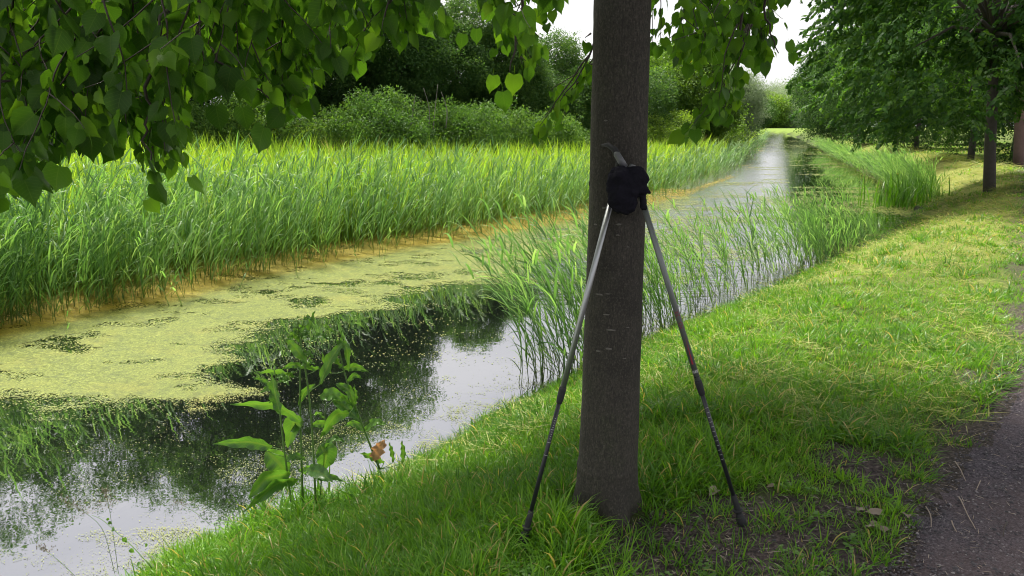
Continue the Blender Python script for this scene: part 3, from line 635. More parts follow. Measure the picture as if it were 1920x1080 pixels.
reed_patch('reed_clump', 'pale green reeds under the hanging crown on the right bank', 19.0, 25.5, 420, (-.5, .5), .95, 1.25, tnt=.65)
reed_patch('reed_clump', 'farthest fringe of reeds along the right bank under the dark trees', 25.5, 62, 450, (-.8, .3), .85, 1.9, tnt=.6)
# iris clump with one yellow flower
x0_, y0_ = float(site(1690, 388, WZ)[0]), float(site(1690, 388, WZ)[1])
e = empty('iris_clump', (x0_, y0_, WZ), 'bright green sword-leaved iris clump with a yellow flower at the foot of the slope', 'iris')
mb = MB(); n = 150; a = rng.uniform(0, 6.28, n); b = np.stack([x0_ + rng.normal(0, .38, n), y0_ + rng.normal(0, .4, n), np.full(n, WZ - .02)], -1)
V, F, t = ribbons(b, a, rng.uniform(.5, 1.05, n), rng.uniform(.02, .034, n), rng.uniform(0, .3, n), rng.uniform(.1, 1.3, n), 5, rng.normal(0, .3, n), 'grass'); mb.add(V, F, v=np.repeat(rng.uniform(.5, 1, n) * .9, 12), h=t + .4)
tag(obj('leaves', mb.mesh('leaves'), M['grass'], e), kind='stuff')
fp = at(1683, 327, y0_ - .1); mb = MB()
for k in range(6):
    V, F, t = ribbons([fp], k * 1.05, .05, .026, .9, 1.2, 4, 0, 'leaf'); mb.add(V, F)
M['yellow'] = solid('iris_yellow', (0.75, 0.6, 0.03), .5)
obj('flower', mb.mesh('flower'), M['yellow'], e)
V, F = tube([(x0_, y0_ - .1, WZ), fp], .006, 5); mb = MB(); mb.add(V, F, v=.5, h=1.); obj('stem', mb.mesh('stem'), M['grass'], e)

# ------------------------------------------------------------ floating weed
def inpoly(x, y, P):
    c = np.zeros(x.shape, bool); j = len(P) - 1
    for i in range(len(P)):
        xi, yi = P[i]; xj, yj = P[j]
        m = ((yi > y) != (yj > y)) & (x < (xj - xi) * (y - yi) / (yj - yi + 1e-12) + xi); c ^= m; j = i
    return c
def pd(x, y, P): 
    P2 = np.concatenate([P, P[:1]]); d, _ = pdist(x, y, P2); return np.where(inpoly(x, y, P), d, -d)
MAT = np.array([(-12, 3.5), (-6.5, 4.0), (-4.6, 4.9), (-3.7, 5.1), (-3.0, 4.9), (-2.32, 4.85), (-2.0, 5.35), (-2.35, 5.9), (-2.6, 6.6), (-2.0, 7.75), (-1.3, 8.4), (-0.67, 9.2), (0.1, 9.6), (0.5, 10.6), (1.2, 12.6), (2.9, 15.8), (4.7, 19.6), (6.2, 24), (3, 24), (-3, 15), (-12, 10)])
def weed_cover(x, y):
    n = fbm(x * 1.4 + y * .5, y * 2.6, 91, 5); n2 = fbm(x * 7, y * 11, 92); l = sL(x, y); r = sR(x, y)
    d = pd(x, y, MAT); c = sstep(-.24, .34, d + 1.1 * (n - .5)) * (1 - .75 * sstep(.56, .72, fbm(x * 1.7 - 3, y * 2.6 + x * .5, 93)) * (l < -.9))
    band = np.exp(-((l + .25) / (.45 - .2 * sstep(13, 20, y))) ** 2) * (.8 - .3 * sstep(13, 20, y)); c = np.maximum(c * (y < 17) + c * (y >= 17) * .6, band * (y < 30))
    # thin drifts and specks
    drift = sstep(.60, .72, fbm(x * 1.2, y * 3.2, 94)) * (.12 + .12 * sstep(9, 12, y)) * (y > 7) + sstep(.5, .66, fbm(x * 2.6, y * 3.4, 97)) * .10 * (y <= 7)
    near = np.exp(-((r + .15) / .30) ** 2) * .32 * (fbm(x * 4, y * 4, 95) > .5) + sstep(.58, .68, fbm(x * 2.2, y * 3.0, 99)) * .3 * (r > -.9) * (y < 6)
    inlet = np.exp(-(((x - 9.6) / .9) ** 2 + ((y - 17.6) / 1.5) ** 2)) * 1.6 * n2 * 1.4
    c = c * (.80 + .35 * fbm(x * 14, y * 20, 102)) * (1 - .45 * sstep(.60, .72, fbm(x * 2.2 - y * .8, y * 3.6 + x * .6, 103)))
    pale = .42 * sstep(.42, .62, fbm(x * 1.1, y * 1.6, 105)) * (y > 9.3) * (1 - sstep(20, 26, y)) * (r < -1.0)
    streak = sstep(.60, .68, fbm(x * .5, y * 1.1, 104)) * .40 * sstep(13, 22, y) + .012 * sstep(12, 20, y)
    c = np.maximum.reduce([c, drift, near, inlet, pale, streak, 0.012 + 0 * x])
    return np.clip(c, 0, 1) * (l < 1.5) * (r < 0.05)
x, y, r = polar_samples(1250000, 3.0, 110, -.85, .62)
k = (x > np.interp(y, Ls[:, 1], Ls[:, 0]) - 2.6) & (x < np.interp(y, Rs[:, 1], Rs[:, 0]) + .4); x, y, r = x[k], y[k], r[k]
c = weed_cover(x, y); k = rng.random(len(x)) < c ** 1.15 * .62 * (.35 + .65 * sstep(.1, .6, c)); x, y, r, c = x[k], y[k], r[k], c[k]; n = len(x); print('flakes', n)
s = np.clip(.00085 * r, .0022, .09) * (.72 + .28 * sstep(4.5, 7, r)) * rng.uniform(.6, 1.7, n); a = rng.uniform(0, 6.28, n)
th = np.array((0, 1.25, 2.5, 3.8, 5.1)); rr = rng.uniform(.65, 1.2, (n, 5))
V = np.stack([x[:, None] + np.cos(a[:, None] + th) * rr * s[:, None], y[:, None] + np.sin(a[:, None] + th) * rr * s[:, None], np.broadcast_to((WZ + .004 + rng.uniform(0, .002, n))[:, None], (n, 5))], -1)
V[..., 2] += rng.normal(0, 1, (n, 5)) * s[:, None] * .04; V[..., 2] = np.maximum(V[..., 2], WZ + .0025)
F = np.arange(n * 5).reshape(n, 5)
om = np.clip(sstep(-.75, -.1, sL(x, y)) * (.5 + .9 * fbm(x * 1.5, y * 1.5, 96)), 0, 1)
tag(obj('duckweed', mesh('duckweed', V.reshape(-1, 3), [F], dict(v=np.repeat(rng.uniform(0, 1, n) * np.where(r < 6.2, .55 + .45 * np.clip(c, 0, 1), 1), 5), o=np.repeat(om, 5)), False), M['weed']), 'yellow green duckweed and algae floating on the canal', 'duckweed', kind='stuff')
# the closed mat under the loose fronds
gx_ = np.arange(-9, 9, .04); gy_ = np.arange(3.5, 27, .05); GX, GY = np.meshgrid(gx_, gy_, indexing='ij'); GX = GX + rng.normal(0, .006, GX.shape); GY = GY + rng.normal(0, .006, GY.shape)
C = weed_cover(GX, GY); cc = (C[:-1, :-1] + C[1:, 1:] + C[1:, :-1] + C[:-1, 1:]) / 4 + .3 * (fbm(GX[:-1, :-1] * 9, GY[:-1, :-1] * 9, 98) - .5)
ii, jj = np.nonzero(cc > .82); W_ = GX.shape[1]; F = np.stack([ii * W_ + jj, (ii + 1) * W_ + jj, (ii + 1) * W_ + jj + 1, ii * W_ + jj + 1], -1)
used, inv = np.unique(F, return_inverse=True); V = np.stack([GX.ravel()[used], GY.ravel()[used], np.full(len(used), WZ + .003)], -1)
om = np.clip(sstep(-.75, -.1, sL(V[:, 0], V[:, 1])) * (.5 + .9 * fbm(V[:, 0] * 1.5, V[:, 1] * 1.5, 96)), 0, 1)
tag(obj('algae_mat', mesh('algae_mat', V, [inv.reshape(-1, 4)], dict(v=np.full(len(V), .45), o=om)), M['weed']), 'closed mat of yellow algae along the reed bed', 'algae', kind='stuff')

# ------------------------------------------------------------ trees
def lumpy(center, radii, nl, seed, flat=.0):
    q = np.random.default_rng(seed); u_ = q.normal(0, 1, (nl, 3)); u_ /= np.linalg.norm(u_, axis=1)[:, None]; u_[:, 2] = np.where(u_[:, 2] < 0, u_[:, 2] * (1 if flat > .9 else .45), u_[:, 2])
    c = np.asarray(center) + u_ * np.asarray(radii) * q.uniform(.5, .84, (nl, 1)); rr = np.asarray(radii).mean() * q.uniform(.28, .5, nl)
    return c, rr
def tree(name, label, base, h, radii, kind, n, cs=1.0, low=.2, group=None, trunk_r=.12, cat='tree', seed=1, nl=16, mat=None, tnt=.5):
    """trunk with limbs and a crown of leafy lumps"""
    x_, y_ = base; z0 = float(height(np.array([x_]), np.array([y_]))[0]); e = empty(name, (x_, y_, z0), label, cat, group)
    q = np.random.default_rng(seed); cz = z0 + low * h + (h * (1 - low)) / 2; rz = h * (1 - low) / 2
    c, rr = lumpy((x_, y_, cz), (radii, radii, rz), nl, seed, 1. if low < .12 else 0.); c = np.concatenate([[(x_, y_, cz)], c]); rr = np.concatenate([[min(radii, rz) * .72], rr])
    mb = MB(); top = np.array((x_ + (-.08 if seed == 41 else .004) * h, y_, z0 + h * .8)); P = np.linspace((x_, y_, z0 - .1), top, 8); P[1:-1, :2] += q.normal(0, .02, (6, 2)) * trunk_r * 6
    V, F = tube(P, np.linspace(trunk_r, trunk_r * .25, 8), 8); mb.add(V, F); trunk = obj('trunk', mb.mesh('trunk'), M['farbark'], e)
    mb = MB()
    for k_ in range(1, len(c)):
        s_ = P[min(6, max(3, int(7 * (c[k_][2] - z0) / h * .8)))]; mid = (s_ + c[k_]) / 2 + np.array((0, 0, .1 * h * .3))
        V, F = tube([s_, mid, c[k_]], [trunk_r * .4, trunk_r * .25, trunk_r * .1], 5, False); mb.add(V, F)
    obj('limbs', mb.mesh('limbs'), M['farbark'], e)
    w_ = rr ** 2; k_ = q.choice(len(c), n, p=w_ / w_.sum()); u_ = q.normal(0, 1, (n, 3)); u_ /= np.linalg.norm(u_, axis=1)[:, None]
    P = c[k_] + u_ * (rr[k_] * np.clip(q.normal(.95, .13, n), .3, 1.25))[:, None] * np.array((1, 1, .85))
    # drop those deep inside other lumps
    deep = np.zeros(n, bool)
    for ci, ri in zip(c, rr): deep |= (np.linalg.norm((P - ci) / np.array((1, 1, .85)), axis=1) < ri * .62)
    P = P[~deep]; u_ = u_[~deep]; g0 = height(P[:, 0], P[:, 1]); ok = P[:, 2] > g0 + .15; P = P[ok]; u_ = u_[ok]; m_ = len(P)
    if kind == 'linden': 
        kp = P[:, 2] > z0 + 1.75 - .75 * sstep(.3, 2.6, x_ - P[:, 0]) + .7 * (fbm(P[:, 0] * 1.6, P[:, 1] * 1.6, 9) - .5); P = P[kp]; u_ = u_[kp]; m_ = len(P)
        az = np.arctan2(u_[:, 1], u_[:, 0]) + q.normal(0, .5, m_); rot = np.stack([q.normal(0, .3, m_), q.normal(.15, .35, m_), az], -1); vv = LIND
    else: rot = q.uniform(0, 6.28, (m_, 3)) * np.array((.12, .12, 1)); vv = CL[kind]
    sz = cs * q.uniform(.7, 1.3, m_)
    tn = np.clip(tnt - .25 + .5 * fbm(P[:, 0] * .9 + P[:, 2] * .7, P[:, 1] * .9 + P[:, 2] * .5, 7) + q.normal(0, .16, m_), 0, 1)
    cr_ = scatter('crown', P, vv, rot, sz, tn, e); cr_['kind'] = 'stuff'
    return e
BEL = 'bushy trees beyond the reed bed'
def px_tree(px, py_top, d, rad, kind, n, label, **kw):
    b = at(px, 240, d); top = at(px, py_top, d)[2]; z0 = float(height(np.array([b[0]]), np.array([d]))[0])
    return tree(kw.pop('name', 'tree'), label, (float(b[0]), float(d)), float(top - z0), rad, kind, n, **kw)
px_tree(-330, -470, 21, 3.2, 'bush', 7500, 'tall dark tree beyond the left edge of the view, behind the reed bed', group=BEL, nl=26, seed=2, low=.02)
px_tree(-20, -430, 22.5, 3.4, 'bush', 7500, 'dark tree behind the hanging leaves at the far left', group=BEL, nl=26, seed=3, low=.02)
px_tree(240, -400, 24, 3.2, 'bush', 7500, 'dark rounded tree second from the left behind the leaf curtain', group=BEL, nl=26, seed=4, low=.02)
px_tree(430, -340, 25.5, 3.1, 'bush', 7500, 'dark tree showing under the low leaves left of the nettle bank', group=BEL, nl=26, seed=5, low=.02)
px_tree(600, -270, 26, 2.9, 'bush', 7500, 'grey green bushy tree with flowering top right of the hanging twigs', group=BEL, nl=26, seed=6, low=.04, tnt=.7)
px_tree(745, -150, 26.5, 2.6, 'bush', 5200, 'tall dark green tree above the middle of the nettle bank', group=BEL, seed=7, low=.06)
px_tree(850, 5, 28, 2.3, 'bush', 5280, 'dark shrubby tree left of the gap of sky', group=BEL, seed=8, low=.05, tnt=.6)
px_tree(955, 58, 29, 2.3, 'bush', 4840, 'lower light-tipped tree beneath the left gap of sky', group=BEL, seed=9, low=.03, tnt=.75)
px_tree(1050, 80, 31, 2.5, 'bush', 4840, 'bushy tree just left of the near trunk', group=BEL, seed=10, low=.03, tnt=.7)
px_tree(1140, 105, 36, 3.0, 'bush', 3960, 'bushy tree mostly hidden behind the near trunk', group=BEL, seed=12, low=.03, tnt=.6, cs=1.2)
px_tree(1262, 55, 44, 3.8, 'bright', 5280, 'broad fresh green tree just right of the near trunk', seed=11, low=.03, cs=1.4, tnt=.35)
px_tree(1345, 95, 56, 3.4, 'willow', 3300, 'thin grey green birch with drooping wisps behind the fresh green tree', seed=13, low=.05, cs=1.5, tnt=.3)
px_tree(1342, 160, 74, 4.0, 'bush', 2200, 'dark round tree at the back of the meadow below the birch', seed=14, low=.02, cs=1.9)
px_tree(1370, 178, 120, 5.5, 'bush', 2200, 'dark distant tree along the far end of the meadow', seed=15, low=.0, cs=2.8)
px_tree(1392, 186, 190, 7.0, 'bush', 2200, 'distant tree beside the end of the reed bed', seed=16, low=.0, cs=4.0, tnt=.55)
px_tree(1420, 190, 330, 15, 'bright', 2400, 'distant rounded tree left of the silvery willow, closing the canal', seed=19, low=.0, cs=7.5, tnt=.8)  # distance haze put into the colour: lighter leaf kind, raised tint
px_tree(1452, 186, 335, 15, 'willow', 2400, 'distant tree in front of the silvery willow', seed=20, low=.0, cs=7.5, tnt=.7)  # pale willow leaves used here to paint in the haze
px_tree(1482, 190, 340, 15, 'bright', 2400, 'distant light green tree right of the silvery willow', seed=17, low=.0, cs=8, tnt=.1)
px_tree(1470, 160, 400, 19, 'willow', 2600, 'pale silvery willow rising over the distant trees', seed=18, low=.0, cs=9, tnt=.8)
# shrubs and nettles in front
px_tree(1232, 205, 34, 2.2, 'bright', 900, 'low yellow green shrub at the edge of the meadow right of the near trunk', name='shrub', cat='shrub', seed=21, low=0., trunk_r=.04, tnt=1.0, nl=10)
px_tree(1330, 215, 46, 2.6, 'bright', 700, 'small green shrub under the birch', name='shrub', cat='shrub', seed=22, low=0., trunk_r=.04, tnt=.6, nl=10, cs=1.3)
for (a_, b_, c_, d_, s_, lb) in ((390, 205, 20.5, 1.6, 31, 'leafy scrub under the hanging leaves at the left of the bushes'), (560, 196, 21, 1.7, 32, 'leafy nettle bank left of the bare twigs'), (700, 192, 22, 1.8, 33, 'nettle bank around the bare twigs in the middle of the bushes'), (830, 196, 23, 1.7, 34, 'nettle bank below the dark hollow between the trees'), (960, 210, 25, 1.7, 35, 'low scrub where the nettle bank slopes down'), (1070, 220, 28, 1.8, 36, 'low scrub beside the near trunk')):
    px_tree(a_, b_, c_, d_ * 1.35, 'nettle', 1500, lb, name='nettle_scrub', cat='scrub', seed=s_, low=0., trunk_r=.03, nl=14, cs=.85, tnt=.4 + .1 * (s_ % 3))
# right bank
LIN = 'linden trees along the path'
tree('linden_tree', 'linden with dark trunk on the right bank, its crown hanging over the canal', (10.27, 15.98), 9.6, 4.15, 'linden', 11000, cs=.9, low=.11, group=LIN, trunk_r=.125, seed=41, nl=40, tnt=.42)
tree('linden_tree', 'smaller looking linden beside the far stretch of path at the right edge', (20.75, 31.03), 10, 4.2, 'linden', 3200, cs=1.3, low=.2, group=LIN, trunk_r=.16, seed=42, nl=22, tnt=.5)
tree('linden_tree', 'far linden past the others, hidden behind their crowns', (31.5, 46.5), 10, 4.4, 'linden', 2200, cs=1.7, low=.2, group=LIN, trunk_r=.15, seed=43, nl=20)
DRK = 'dark trees on the right bank'
tree('tree', 'dark dense tree nearest behind the linden on the right bank', (16.2, 26.5), 6.5, 2.9, 'bush', 2600, cs=1.1, low=.0, group=DRK, seed=51, tnt=.25)
tree('tree', 'dark tree overhanging the canal behind the pale reeds', (19.6, 36.5), 7.5, 3.4, 'bush', 2600, cs=1.3, low=.0, group=DRK, seed=52, tnt=.25)
tree('tree', 'tall dark tree whose edge stands against the strip of sky', (23.8, 48), 9.4, 4.4, 'bush', 2600, cs=1.6, low=.0, group=DRK, seed=53, tnt=.3)
tree('tree', 'dark green tree farther along the right bank above the bend', (31.5, 69), 10.0, 5.2, 'bush', 2400, cs=2.2, low=.0, group=DRK, seed=54, tnt=.35)
tree('tree', 'last dark tree on the right bank before the canal fades', (47, 108), 11, 6.5, 'bush', 2000, cs=3.0, low=.0, group=DRK, seed=55, tnt=.4)
# beyond the path
tree('tree', 'leafy tree beyond the path behind the right linden', (38, 45), 9, 5, 'bush', 2200, cs=1.9, low=.0, seed=56, tnt=.5)
tree('tree', 'green tree beyond the path above its far curve', (34, 56), 9, 5.2, 'bright', 1800, cs=2.1, low=.05, seed=57, tnt=.2)
tree('tree', 'tree filling the background right of the far linden', (30, 36), 9, 4.0, 'bush', 2000, cs=1.5, low=.0, seed=58, tnt=.4, trunk_r=.2)
# reddish trunk at the right edge
b = site(1914, 262, .05); d = 24.0; p0 = at(1917, 262, d); p1 = at(1910, 150, d)
e = empty('red_trunk', (float(p0[0]), d, .1), 'reddish brown trunk cut by the right edge of the view', 'tree')
P = np.linspace((p0[0], d, 0), (p1[0] - .1, d, 4.5), 8); V, F = tube(P, np.linspace(.15, .12, 8), 14); mb = MB(); mb.add(V, F)
M['redbark'] = solid('reddish_bark', (0.17, 0.105, 0.09), .9, noise=(0.09, 0.06, .055), bump=.6, nscale=14); obj('trunk', mb.mesh('trunk'), M['redbark'], e)

# ------------------------------------------------------------ the near linden
TX, TY = 0.355, 2.55
lind = empty('linden_tree', (TX, TY, 0), 'near linden trunk with two walking poles leaning on it and leaves hanging into view', 'tree', LIN)
nz_, nt = 260, 72; zz = np.concatenate([np.linspace(-.08, .35, 60), np.linspace(.36, 2.2, 150), np.linspace(2.25, 7.5, 50)]); th = np.arange(nt) * 2 * math.pi / nt
rz_ = np.interp(zz, [-.08, 0, .08, .2, .45, 1.0, 1.8, 3, 7.5], [.138, .125, .115, .109, .104, .097, .091, .083, .045])
TH, ZZ = np.meshgrid(th, zz); RR = np.repeat(rz_[:, None], nt, 1)
RR = RR * (1 + .016 * np.sin(2 * TH + ZZ * .8) + .010 * np.sin(3 * TH + 1 + ZZ * 1.7)) + .022 * np.exp(-np.maximum(ZZ, 0) / .06) * np.sin(4 * TH + .6) * (ZZ < .5)
rough = np.array([[mnoise.noise(Vector((math.cos(t_) * 1.2, math.sin(t_) * 1.2, z_ * 4))) for t_ in th] for z_ in zz]); RR += rough * .0025
fine = fbm(TH * 14, ZZ * 22, 101) - .5; RR += fine * .0022
low_ = np.exp(-((ZZ - .17) / .012) ** 2) * (np.cos(TH + 2.3) > .1); RR += .004 * low_   # the old wound line near the foot
cxs = TX + .006 * np.sin(zz * 1.3)
V = np.stack([cxs[:, None] + RR * np.cos(TH), TY + RR * np.sin(TH), ZZ], -1).reshape(-1, 3)
k = np.arange(len(zz) - 1)[:, None] * nt; j = np.arange(nt)[None]; j2 = (j + 1) % nt
F = np.stack([k + j, k + j2, k + nt + j2, k + nt + j], -1).reshape(-1, 4)
trunk = obj('trunk', mesh('trunk', V, [F]), M['bark'], lind)
def trunk_front(px, py):
    """the point of the trunk's surface seen there"""
    d = ray(px, py); d = d / np.linalg.norm(d); best = None
    for t_ in np.linspace(1.9, 3.4, 1500):
        p = np.array((0, 0, EYE)) + d * t_
        if np.hypot(p[0] - np.interp(p[2], zz, cxs), p[1] - TY) < np.interp(p[2], zz, rz_): return p
    return None
for (px, py, w_, h_) in ((1136, 226, 9, 4), (1133, 390, 13, 4), (1117, 421, 9, 4), (1160, 421, 12, 4), (1158, 441, 8, 3), (1124, 552, 24, 4), (1140, 551, 10, 3), (1146, 619, 20, 4), (1122, 658, 14, 5), (1141, 654, 15, 6), (1137, 590, 14, 3), (1098, 337, 4, 9), (1106, 344, 4, 11), (1177, 463, 7, 2), (1177, 614, 8, 2), (1171, 672, 9, 2)):
    p = trunk_front(px, py)
    if p is None: continue
    c0 = np.array((np.interp(p[2], zz, cxs), TY)); a0 = math.atan2(p[1] - c0[1], p[0] - c0[0]); rr0 = np.interp(p[2], zz, rz_) + .0015
    m_ = 12; wv, hv = w_ / 2 * p[1] / FPX / rr0, h_ / 2 * p[1] / FPX; ring = []
    for q_, zo in ((1, -.002), (.6, .0025)):
        for t_ in np.arange(m_) * 6.283 / m_:
            jt = rng.uniform(.75, 1.2) if q_ == 1 else 1; aa = a0 + wv * q_ * jt * math.cos(t_); ring.append((c0[0] + (rr0 + zo) * math.cos(aa), c0[1] + (rr0 + zo) * math.sin(aa), p[2] + hv * q_ * jt * math.sin(t_)))
    ring.append((c0[0] + (rr0 + .003) * math.cos(a0), c0[1] + (rr0 + .003) * math.sin(a0), p[2])); kk = np.arange(m_); k2 = (kk + 1) % m_
    mb = MB(); mb.add(ring, [np.stack([kk, k2, k2 + m_, kk + m_], -1), np.stack([kk + m_, k2 + m_, np.full(m_, 2 * m_)], -1)])
    obj('lenticel', mb.mesh('lenticel'), M['twig'] if h_ > w_ else M['scar'], lind)
# hanging twigs: grown from above the view down into leafy curtains
def pin(px, py, P): return bool(inpoly(np.array([float(px)]), np.array([float(py)]), P)[0])
CURT = [  # outline seen from the path, nearest and farthest forward distance, number of twigs, start span in x, drift
    (np.array([(-90, -160), (660, -160), (640, 30), (600, 150), (535, 200), (470, 150), (400, 120), (345, 160), (335, 285), (290, 310), (240, 250), (150, 250), (105, 265), (50, 305), (10, 350), (-90, 380)]), 1.6, 2.8, 88, (-80, 630), -.25),
    (np.array([(590, -160), (835, -160), (822, 35), (795, 55), (735, 50), (705, 80), (660, 115), (612, 85)]), 1.9, 2.5, 18, (600, 810), -.1),
    (np.array([(885, -160), (1085, -160), (1060, 10), (1030, 20), (1022, 70), (1010, 110), (950, 140), (925, 115), (935, 30), (885, 0)]), 2.0, 2.6, 8, (900, 1060), -.05),
    (np.array([(1195, -160), (1490, -160), (1468, 40), (1475, 80), (1420, 110), (1398, 90), (1345, 75), (1305, 115), (1240, 80), (1205, 95)]), 2.6, 3.6, 32, (1215, 1470), .05),
]
twig_sets = []; leaves = []   # leaf: base, tipdir, normal, size
def grow(start, drift, P, steps=60, sz=1.0, rad0=.0035, sub=True, lean=None):
    p = np.array(start, float); a = rng.uniform(0, 6.28); dirn = np.array((drift + rng.normal(0, .25), rng.normal(0, .25), -.75)) if lean is None else np.array(lean, float)
    pts = [p.copy()]; inside = 0
    for k_ in range(steps):
        dirn = dirn + np.array((rng.normal(0, .10), rng.normal(0, .10), -.02)); dirn /= np.linalg.norm(dirn); p = p + dirn * .026
        px, py, _ = proj(p)
        if py > -150 and not pin(px, py, P): break
        pts.append(p.copy()); side = 1 if k_ % 2 else -1
        hz = np.cross(dirn, (0, 0, 1)); hz /= np.linalg.norm(hz) + 1e-6; hz2 = np.cross(hz, dirn)
        az = rng.normal(0, .5); o = (hz * math.cos(az) + hz2 * math.sin(az)) * side
        tip = o * .55 + dirn * .35 + np.array((0, 0, -.75)) + rng.normal(0, .22, 3); nr_ = np.array((rng.normal(0, .75), -.6 + rng.normal(0, .6), .55)) + o * .2
        s_ = sz * rng.uniform(.45, 1.15) * (1 if k_ < steps - 3 else .7); leaves.append((p.copy(), tip / np.linalg.norm(tip), nr_, s_, k_))
        if sub and k_ > 3 and rng.random() < .13: grow(p, drift, P, rng.integers(4, 11), sz * .95, .002, False, lean=(o * .8 + dirn * .5 + np.array((0, 0, -.1))))
    if len(pts) > 1: twig_sets.append((np.array(pts), rad0))
for P, d0, d1, n, span, drift in CURT:
    for k_ in range(n):
        sx = span[0] + (span[1] - span[0]) * (k_ + rng.random()) / n; d = rng.uniform(d0, d1); grow(at(sx, -130, d), drift, P, 60, 1.0 if d0 < 2.4 else .95)
# two sprays that come out past the trunk
PF = np.array([(1370, 20), (1440, 60), (1425, 150), (1400, 195), (1345, 225), (1270, 255), (1262, 225), (1330, 150)]); PDn = np.array([(1000, 250), (1015, 185), (1050, 150), (1095, 60), (1125, 60), (1125, 190), (1060, 230), (1025, 262)])
for k_ in range(7): grow(at(1395 + rng.normal(0, 14), 45, 2.95 + rng.normal(0, .12)), -.45, PF, 30, .95)
for k_ in range(5): grow(at(1112 + rng.normal(0, 6), 110 + rng.normal(0, 25), 2.75 + rng.normal(0, .08)), -.8, PDn, 16, .9)
print('leaves', len(leaves), 'twigs', len(twig_sets))
# main branches the twigs hang from (above the picture)
mb = MB()
for pts, rad0 in twig_sets:
    if len(pts) < 2: continue
    V, F = tube(pts, np.linspace(rad0, .0009, len(pts)), 4, False); mb.add(V, F)
obj('twigs', mb.mesh('twigs'), M['twig'], lind)['kind'] = 'stuff'
def branch(pts, r0, r1, n=16):
    pts = np.array(pts, float); t_ = np.linspace(0, 1, len(pts)); q_ = np.linspace(0, 1, n); P = np.stack([np.interp(q_, t_, pts[:, i]) for i in range(3)], -1)
    for _ in range(3): P[1:-1] = (P[:-2] + P[2:] + 2 * P[1:-1]) / 4
    P[2:-1] += rng.normal(0, .006, (n - 3, 3)); V, F = tube(P, np.linspace(r0, r1, n), 8); m_ = MB(); m_.add(V, F); return obj('branch', m_.mesh('branch'), M['twig'], lind)
T0 = np.array((TX + .02, TY, 2.35))
branch([T0, at(600, -260, 2.2), at(240, -40, 1.9), at(165, 60, 1.85), at(90, 110, 1.8), at(-60, 190, 1.7)], .011, .002, 26)
branch([T0 + (0, 0, .2), at(600, -330, 2.1), at(345, -60, 1.85), at(300, 50, 1.8), at(278, 130, 1.8), at(272, 230, 1.78), at(283, 300, 1.78)], .009, .002, 26)
branch([T0, at(900, -200, 2.3), at(500, -160, 2.1), at(352, -10, 1.95), at(380, 95, 1.9), at(440, 135, 1.9), at(510, 190, 1.9)], .008, .002, 26)
branch([T0 + (0, 0, .1), at(1300, -200, 2.7), at(1400, -40, 2.9), at(1385, 70, 2.95), at(1365, 150, 3.0), at(1310, 225, 3.0)], .009, .002, 20)
branch([T0 + (0, 0, .1), at(1300, -260, 2.8), at(1430, -60, 3.0), at(1440, 40, 3.0), at(1460, 100, 3.0)], .011, .002, 20)
branch([T0, at(1000, -200, 2.3), at(985, -40, 2.2), at(965, 80, 2.2), at(955, 140, 2.2)], .008, .0015, 16)
branch([T0, at(860, -200, 2.2), at(745, -60, 2.1), at(720, 40, 2.1)], .008, .0015, 12)
branch([(TX + .02, TY + .08, 2.1), at(1140, 20, 2.8), at(1105, 120, 2.75), at(1050, 190, 2.7)], .008, .0015, 14)
# a few lone leaves hanging at known spots
for (px, py, d, s_) in ((505, 235, 1.75, 1.1), (118, 305, 1.45, 1.0), (925, 145, 2.1, .8), (940, 172, 2.05, .95), (965, 140, 2.1, .95), (893, 60, 2.2, .7), (868, 70, 2.2, .7), (1290, 112, 2.8, .65), (1297, 128, 2.8, .9), (1475, 85, 3.0, .9), (1480, 110, 3.0, .8), (400, 195, 1.8, 1.0), (450, 200, 1.8, .9), (268, 380, 1.8, .7), (285, 345, 1.75, .9), (350, 335, 1.8, .8)):
    p = at(px, py - 20, d); leaves.append((p, np.array((rng.normal(0, .3), .1, -1)), np.array((rng.normal(0, .3), -1, .3)), s_, 0))
P = np.array([l_[0] for l_ in leaves]); T = np.array([l_[1] for l_ in leaves]); NN = np.array([l_[2] for l_ in leaves]); S = np.array([l_[3] for l_ in leaves])
Rm = frame_of(T, NN); T = Rm[..., 1]; base = P + T * (0.03 * S)[:, None]
px, py, dd = proj(base + T * .03); inview = (px > -20) & (px < 1940) & (py > -10) & (py < 1080)
# yellowing near the tips / random; light ones at the curtain edge
yel = rng.random(len(P)) < .012
score = np.where(inview, S / dd * (1 + .0 * py), 0); 
order = np.argsort(-score); first = order[:290]; rest = order[290:]
M['yleaf'] = leaf_mat('yellowed_leaf', [(0.45, 0.38, 0.02), (0.6, 0.5, 0.03)], 0.5, (1, 1, 0.4), 0.5, 0.2)
YL = LEAF[0].data.copy(); YL.materials.clear(); YL.materials.append(M['yleaf'])
sp_ = [int(np.argmin(np.hypot(px - a_, py - b_) + 1e4 * (dd > 4))) for a_, b_ in ((1292, 112), (462, 10), (1190, 20))]; first = np.array([k_ for k_ in first if k_ not in sp_]); rest = np.array([k_ for k_ in rest if k_ not in sp_])
for k_ in sp_:
    o = bpy.data.objects.new('leaf', YL); COL.objects.link(o); o.parent = lind; o['label'] = 'yellowed leaf among the green ones'
    m4 = Matrix(Rm[k_].tolist()).to_4x4(); m4.translation = Vector(base[k_]) - Vector((TX, TY, 0)); o.matrix_local = m4 @ Matrix.Scale(float(S[k_]), 4)
leaf_mats = {}
for i_, k_ in enumerate(first):
    o = bpy.data.objects.new('leaf', LEAF[i_ % len(LEAF)].data); COL.objects.link(o); o.parent = lind
    m4 = Matrix(Rm[k_].tolist()).to_4x4(); m4.translation = Vector(base[k_]) - Vector((TX, TY, 0)); o.matrix_local = m4 @ Matrix.Scale(float(S[k_]), 4)
